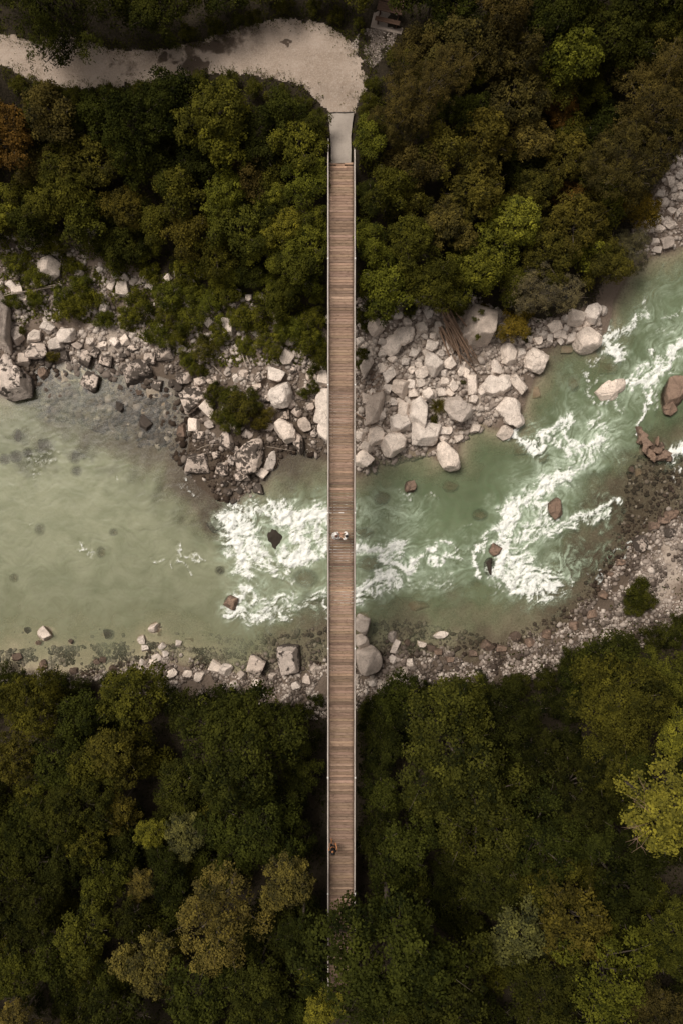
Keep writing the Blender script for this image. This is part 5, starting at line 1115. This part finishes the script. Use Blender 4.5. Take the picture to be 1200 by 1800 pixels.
# ------------------------------------------------------------------ people
def skin_mesh(name, nodes, edges, mat, parent, root=0, sub=2):
    me = bpy.data.meshes.new(name); me.from_pydata([n[0] for n in nodes], edges, []); o = link(name, me, mat, parent)
    md = o.modifiers.new('skin', 'SKIN'); md.use_smooth_shade = True
    for i, n in enumerate(nodes):
        sv = me.skin_vertices[0].data[i]; r_ = n[1]; sv.radius = r_ if hasattr(r_, '__len__') else (r_, r_); sv.use_root = (i == root)
    o.modifiers.new('smooth', 'SUBSURF').levels = sub; o.modifiers[-1].render_levels = sub
    return o
def person(loc, yaw, label, hair, skin, top, legs='dress', hands=((-.22, .10, .80), (.22, .10, .80)), elbows=((-.27, -.03, 1.10), (.27, -.03, 1.10)), hair_long=False, backpack=False, stride=.0, H=1.0, sleeves=True):
    root = bpy.data.objects.new('person', None); COL.objects.link(root); root.location = loc; root.rotation_euler = (0, 0, yaw); root.scale = (H, H, H); tag(root, label, 'person')
    N = [((0, 0, .95), (.15, .11)), ((0, .01, 1.12), (.13, .095)), ((0, .0, 1.32), (.155, .105)), ((0, -.01, 1.44), (.09, .07)), ((0, 0, 1.52), (.052, .052)), ((0, .015, 1.60), (.075, .088)), ((0, .015, 1.69), (.072, .088)), ((0, .01, 1.745), (.04, .05)), ((0, .105, 1.615), (.012, .014))]
    E = [(0, 1), (1, 2), (2, 3), (3, 4), (4, 5), (5, 6), (6, 7), (5, 8)]
    def add(p, r_, par): N.append((tuple(p), r_)); E.append((par, len(N) - 1)); return len(N) - 1
    for s, hd, el, st in ((-1, hands[0], elbows[0], stride), (1, hands[1], elbows[1], -stride)):
        sh = add((s * .175, -.01, 1.415), .058, 3); e = add(el, .042, sh); hv, ev = Vector(hd), Vector(el); d = (hv - ev).normalized()
        w = add(hv - d * .01, .027, e); sd = d.cross(Vector((0, 0, 1))); sd = sd.normalized() if sd.length > .1 else Vector((0, 1, 0)); up = sd.cross(d)
        pm_ = add(hv + d * .055, (.036, .018), w)
        for k, L in enumerate((.062, .075, .07, .055)):
            b0 = hv + d * .095 + sd * (k - 1.5) * .019; f1 = add(b0, .0095, pm_); f2 = add(b0 + d * L * .55 - up * .010, .009, f1); add(b0 + d * L - up * .03, .0075, f2)
        t1 = add(hv + d * .035 + sd * -.042, .011, w); add(hv + d * .075 + sd * -.058 - up * .012, .009, t1)
        hp = add((s * .09, 0, .88), (.085, .09), 0); kn = add((s * .095, st * .5 + .02, .49), .056, hp); an = add((s * .095, st - .02 if st else -.02, .09), .036, kn); add((s * .10, st + .12, .035), (.042, .03), an)
    skin_mesh('body', N, E, MAT[skin], root)
    for s in (-1, 1):
        bm = bmesh.new(); bmesh.ops.create_uvsphere(bm, u_segments=8, v_segments=6, radius=.011); me = bpy.data.meshes.new('eye'); bm.to_mesh(me); bm.free(); link('eye', me, MAT['eye'], root, (s * .032, .098, 1.645))
    bm = bmesh.new(); bmesh.ops.create_icosphere(bm, subdivisions=3, radius=1)
    for v in bm.verts:
        n = v.co.copy(); k = 1 + .05 * mnoise.noise(n * 5)
        v.co = Vector((n.x * .098 * k, n.y * .112 * k - .012, n.z * .105 * k + 1.685))
        if n.y > .35 and n.z < .35: v.co.y = min(v.co.y, .06)
        if hair_long and n.z < -.1: v.co.z -= .16 * (-n.z) * (1 if n.y < .3 else .2); v.co.y -= .02
    for f in bm.faces: f.smooth = True
    me = bpy.data.meshes.new('hair'); bm.to_mesh(me); bm.free(); link('hair', me, MAT[hair], root)
    T = [((0, 0, .93), (.172, .128)), ((0, .01, 1.12), (.15, .112)), ((0, 0, 1.32), (.172, .122)), ((0, -.01, 1.44), (.105, .082))]; TE = [(0, 1), (1, 2), (2, 3)]
    for s, el, hd in ((-1, elbows[0], hands[0]), (1, elbows[1], hands[1])):
        T.append(((s * .178, -.01, 1.415), .074)); TE.append((3, len(T) - 1)); p0 = Vector((s * .178, -.01, 1.415)); e = Vector(el)
        T.append((tuple(e if sleeves else p0.lerp(e, .45)), .054)); TE.append((len(T) - 2, len(T) - 1))
        if sleeves: T.append((tuple(e.lerp(Vector(hd), .5)), .045)); TE.append((len(T) - 2, len(T) - 1))
    skin_mesh('shirt' if legs != 'dress' else 'dress_bodice', T, TE, MAT[top], root)
    if legs == 'dress':
        mb = MB(); n = 28; rings = [(1.02, .165, .125), (.92, .18, .15), (.7, .20, .19), (.4, .23, .22), (.12, .27, .28), (.05, .28, .29)]
        v = []; f = []
        for j, (z, a, b) in enumerate(rings):
            for k in range(n):
                t = 2 * math.pi * k / n; w = 1 + .055 * math.sin(t * 9) * j / 5; v.append((a * w * math.cos(t), b * w * math.sin(t) - .10 * (j / 5) ** 2, z))
        for j in range(5):
            for k in range(n): f.append((j * n + k, (j + 1) * n + k, (j + 1) * n + (k + 1) % n, j * n + (k + 1) % n))
        mb.add(v, f, True); link('dress_skirt', mb.mesh('dress_skirt'), MAT[top], root)
    else:
        L = [((0, 0, .96), (.165, .122))]; LE = []
        for s, st in ((-1, stride), (1, -stride)):
            L.append(((s * .09, 0, .86), (.098, .10))); LE.append((0, len(L) - 1)); L.append(((s * .095, st * .5 + .02, .49), .070)); LE.append((len(L) - 2, len(L) - 1))
            if legs != 'black_cloth': L.append(((s * .095, st - .02, .12), .052)); LE.append((len(L) - 2, len(L) - 1))
        skin_mesh('trousers' if legs != 'black_cloth' else 'shorts', L, LE, MAT[legs], root)
    if backpack:
        mb = MB(); mb.box(-.14, .14, -.27, -.11, 1.0, 1.42); me = mb.mesh('backpack'); o = link('backpack', me, MAT['black_cloth'], root); bv = o.modifiers.new('round', 'BEVEL'); bv.width = .05; bv.segments = 3
    return root
def on_deck(px, py):
    z = DZ + .2
    for _ in range(3): q = P(px, py, z); z = camber(q.y) + .004
    return (q.x, q.y, z)
p1 = on_deck(592, 941); p2 = on_deck(608, 941)
gap = p2[0] - p1[0]
person(p1, R(-68), 'person with auburn hair in a white dress holding hands on the footbridge', 'auburn_hair', 'skin', 'white_cloth', 'dress', hands=((-.10, .31, 1.10), (.12, .32, 1.05)), elbows=((-.24, .08, 1.16), (.25, .08, 1.14)), hair_long=True, H=.96, sleeves=True)
person(p2, R(80), 'person with black hair in a white shirt facing the one in the dress', 'black_hair', 'skin', 'white_cloth', 'beige_cloth', hands=((-.12, .31, 1.07), (.10, .31, 1.08)), elbows=((-.26, .06, 1.15), (.26, .06, 1.15)), H=1.02)
person(on_deck(585.5, 1480), R(4), 'person in dark clothes with tanned bare arms walking alone on the bridge', 'black_hair', 'tan_skin', 'black_cloth', 'black_cloth', hands=((-.24, .20, .92), (.24, .20, .92)), elbows=((-.29, .02, 1.12), (.29, .02, 1.12)), stride=.16, backpack=True, sleeves=False)

# ------------------------------------------------------------------ labels that single things out by look and neighbours
MARKS = [('the picnic table', P(682,36,7.5)), ('the lane end of the footbridge', P(600,285,7.5)), ('the feathery tree over the lane', P(118,0,9)), ('the rust orange tree', P(14,245,8)), ('the broad pale sprig boulder', P(86,471,2)),
 ('the egg shaped boulder', P(216,509,2)), ('the huge tilted shore boulder', P(20,664,1)), ('the angular shallows boulder', P(240,657,.5)), ('the rubble point', P(437,800,1)), ('the domed pale boulder', P(491,694,1.5)), ('the boulder wall under the bridge', P(572,735,1)),
 ('the long flat slab', P(704,592,2)), ('the leaning crag', P(838,572,3)), ('the spiky tussock', P(771,712,1)), ('the sandy cove', P(860,715,.5)), ('the willow bush', P(940,512,5)), ('the current splitting boulder', P(1034,597,.6)), ('the golden yellow shrub', P(1130,372,3)),
 ('the midstream loaf boulder', P(1076,681,.4)), ('the large ochre rock', P(1186,690,.5)), ('the broken brown rock', P(1148,787,.4)), ('the foam ringed red rock', P(977,894,.4)), ('the big round grey boulder', P(647,1164,1)), ('the lone white shallows boulder', P(78,1114,.3)), ('the tallest shingle boulder', P(507,1162,.8)),
 ('the pale shore thicket', P(1120,1042,1.5)), ('the lemon green tree', P(1150,1425,10)), ('the huge round dark tree', P(425,1310,9)), ('the huge moss green tree', P(788,1310,9)), ('the large tan tree', P(390,1610,11)), ('the tree over the bridge end', P(672,1650,12)), ('the couple on the bridge', P(600,942,7.7)), ('the open layered green tree', P(1000,105,9)), ('the large brown feathery tree', P(1150,190,8)), ('the lane turning circle', P(560,100,7.5)), ('the lone walker on the bridge', P(585,1482,7.7))]
def sector(dx, dy):
    if abs(dx) > abs(dy): return 'upstream of' if dx > 0 else 'downstream of'
    return 'lane side of' if dy > 0 else 'shingle side of'
pool = {}
for o in COL.objects:
    if o.parent is None and o.get('group') and o.get('category') in ('boulder', 'tree', 'shrub'):
        g = o['group']; cat = o['category']
        if cat == 'boulder':
            a = (o.scale[0] + o.scale[1]) / 2; el = max(o.scale[0], o.scale[1]) / min(o.scale[0], o.scale[1]); c = o.color
            tone = 'sunken' if 'sunken' in g else ('dark' if c[0] < .3 else 'brown' if c[0] < .7 else 'black blotched' if c[3] > .5 else 'grey' if c[0] < .95 else 'white')
            d = ('large ' if a > .62 else 'small ' if a < .40 else 'mid sized ') + ('elongated ' if el > 1.35 else '') + tone + ' boulder'
        else:
            f = [x for x in o.children if not x.name.startswith(('trunk', 'stem'))][0]; w = max(f.dimensions[0], f.dimensions[1])
            cw = o['label'].split(' broadleaf')[0] if 'broadleaf' in o['label'] else ('dark green' if 'dark' in o['label'] else 'green')
            d = ('wide ' if w > 8 else 'slender ' if w < 4.2 else 'medium ') + cw + ' tree' if cat == 'tree' else ('wide ' if w > 2.6 else 'tiny ' if w < 1.2 else 'small ') + cw + ' shrub'
        pool.setdefault(d, []).append(o)
ORD = ['nearest', 'second', 'third', 'fourth', 'fifth', 'sixth', 'seventh', 'eighth', 'ninth']
for d, os_ in pool.items():
    used_l = set()
    for o in os_:
        x, y = o.location.x, o.location.y; best = None
        for nm, q in MARKS:
            dx, dy = x - q.x, y - q.y; dist = math.hypot(dx, dy); sec = sector(dx, dy)
            rank = sum(1 for p in os_ if p is not o and math.hypot(p.location.x - q.x, p.location.y - q.y) < dist and sector(p.location.x - q.x, p.location.y - q.y) == sec)
            if rank < 9 and dist > .6:
                sc_ = dist + 4.0 * rank
                l = f'{d}, {ORD[rank]} one {sec} {nm}'
                if (best is None or sc_ < best[0]) and l not in used_l: best = (sc_, l)
        if best: o['label'] = best[1]; used_l.add(best[1])

print('triangles', sum(sum(p.loop_total - 2 for p in m.polygons) for m in bpy.data.meshes if m.users and len(m.polygons) < 3000) + sum(2 * len(m.polygons) for m in bpy.data.meshes if len(m.polygons) >= 3000))
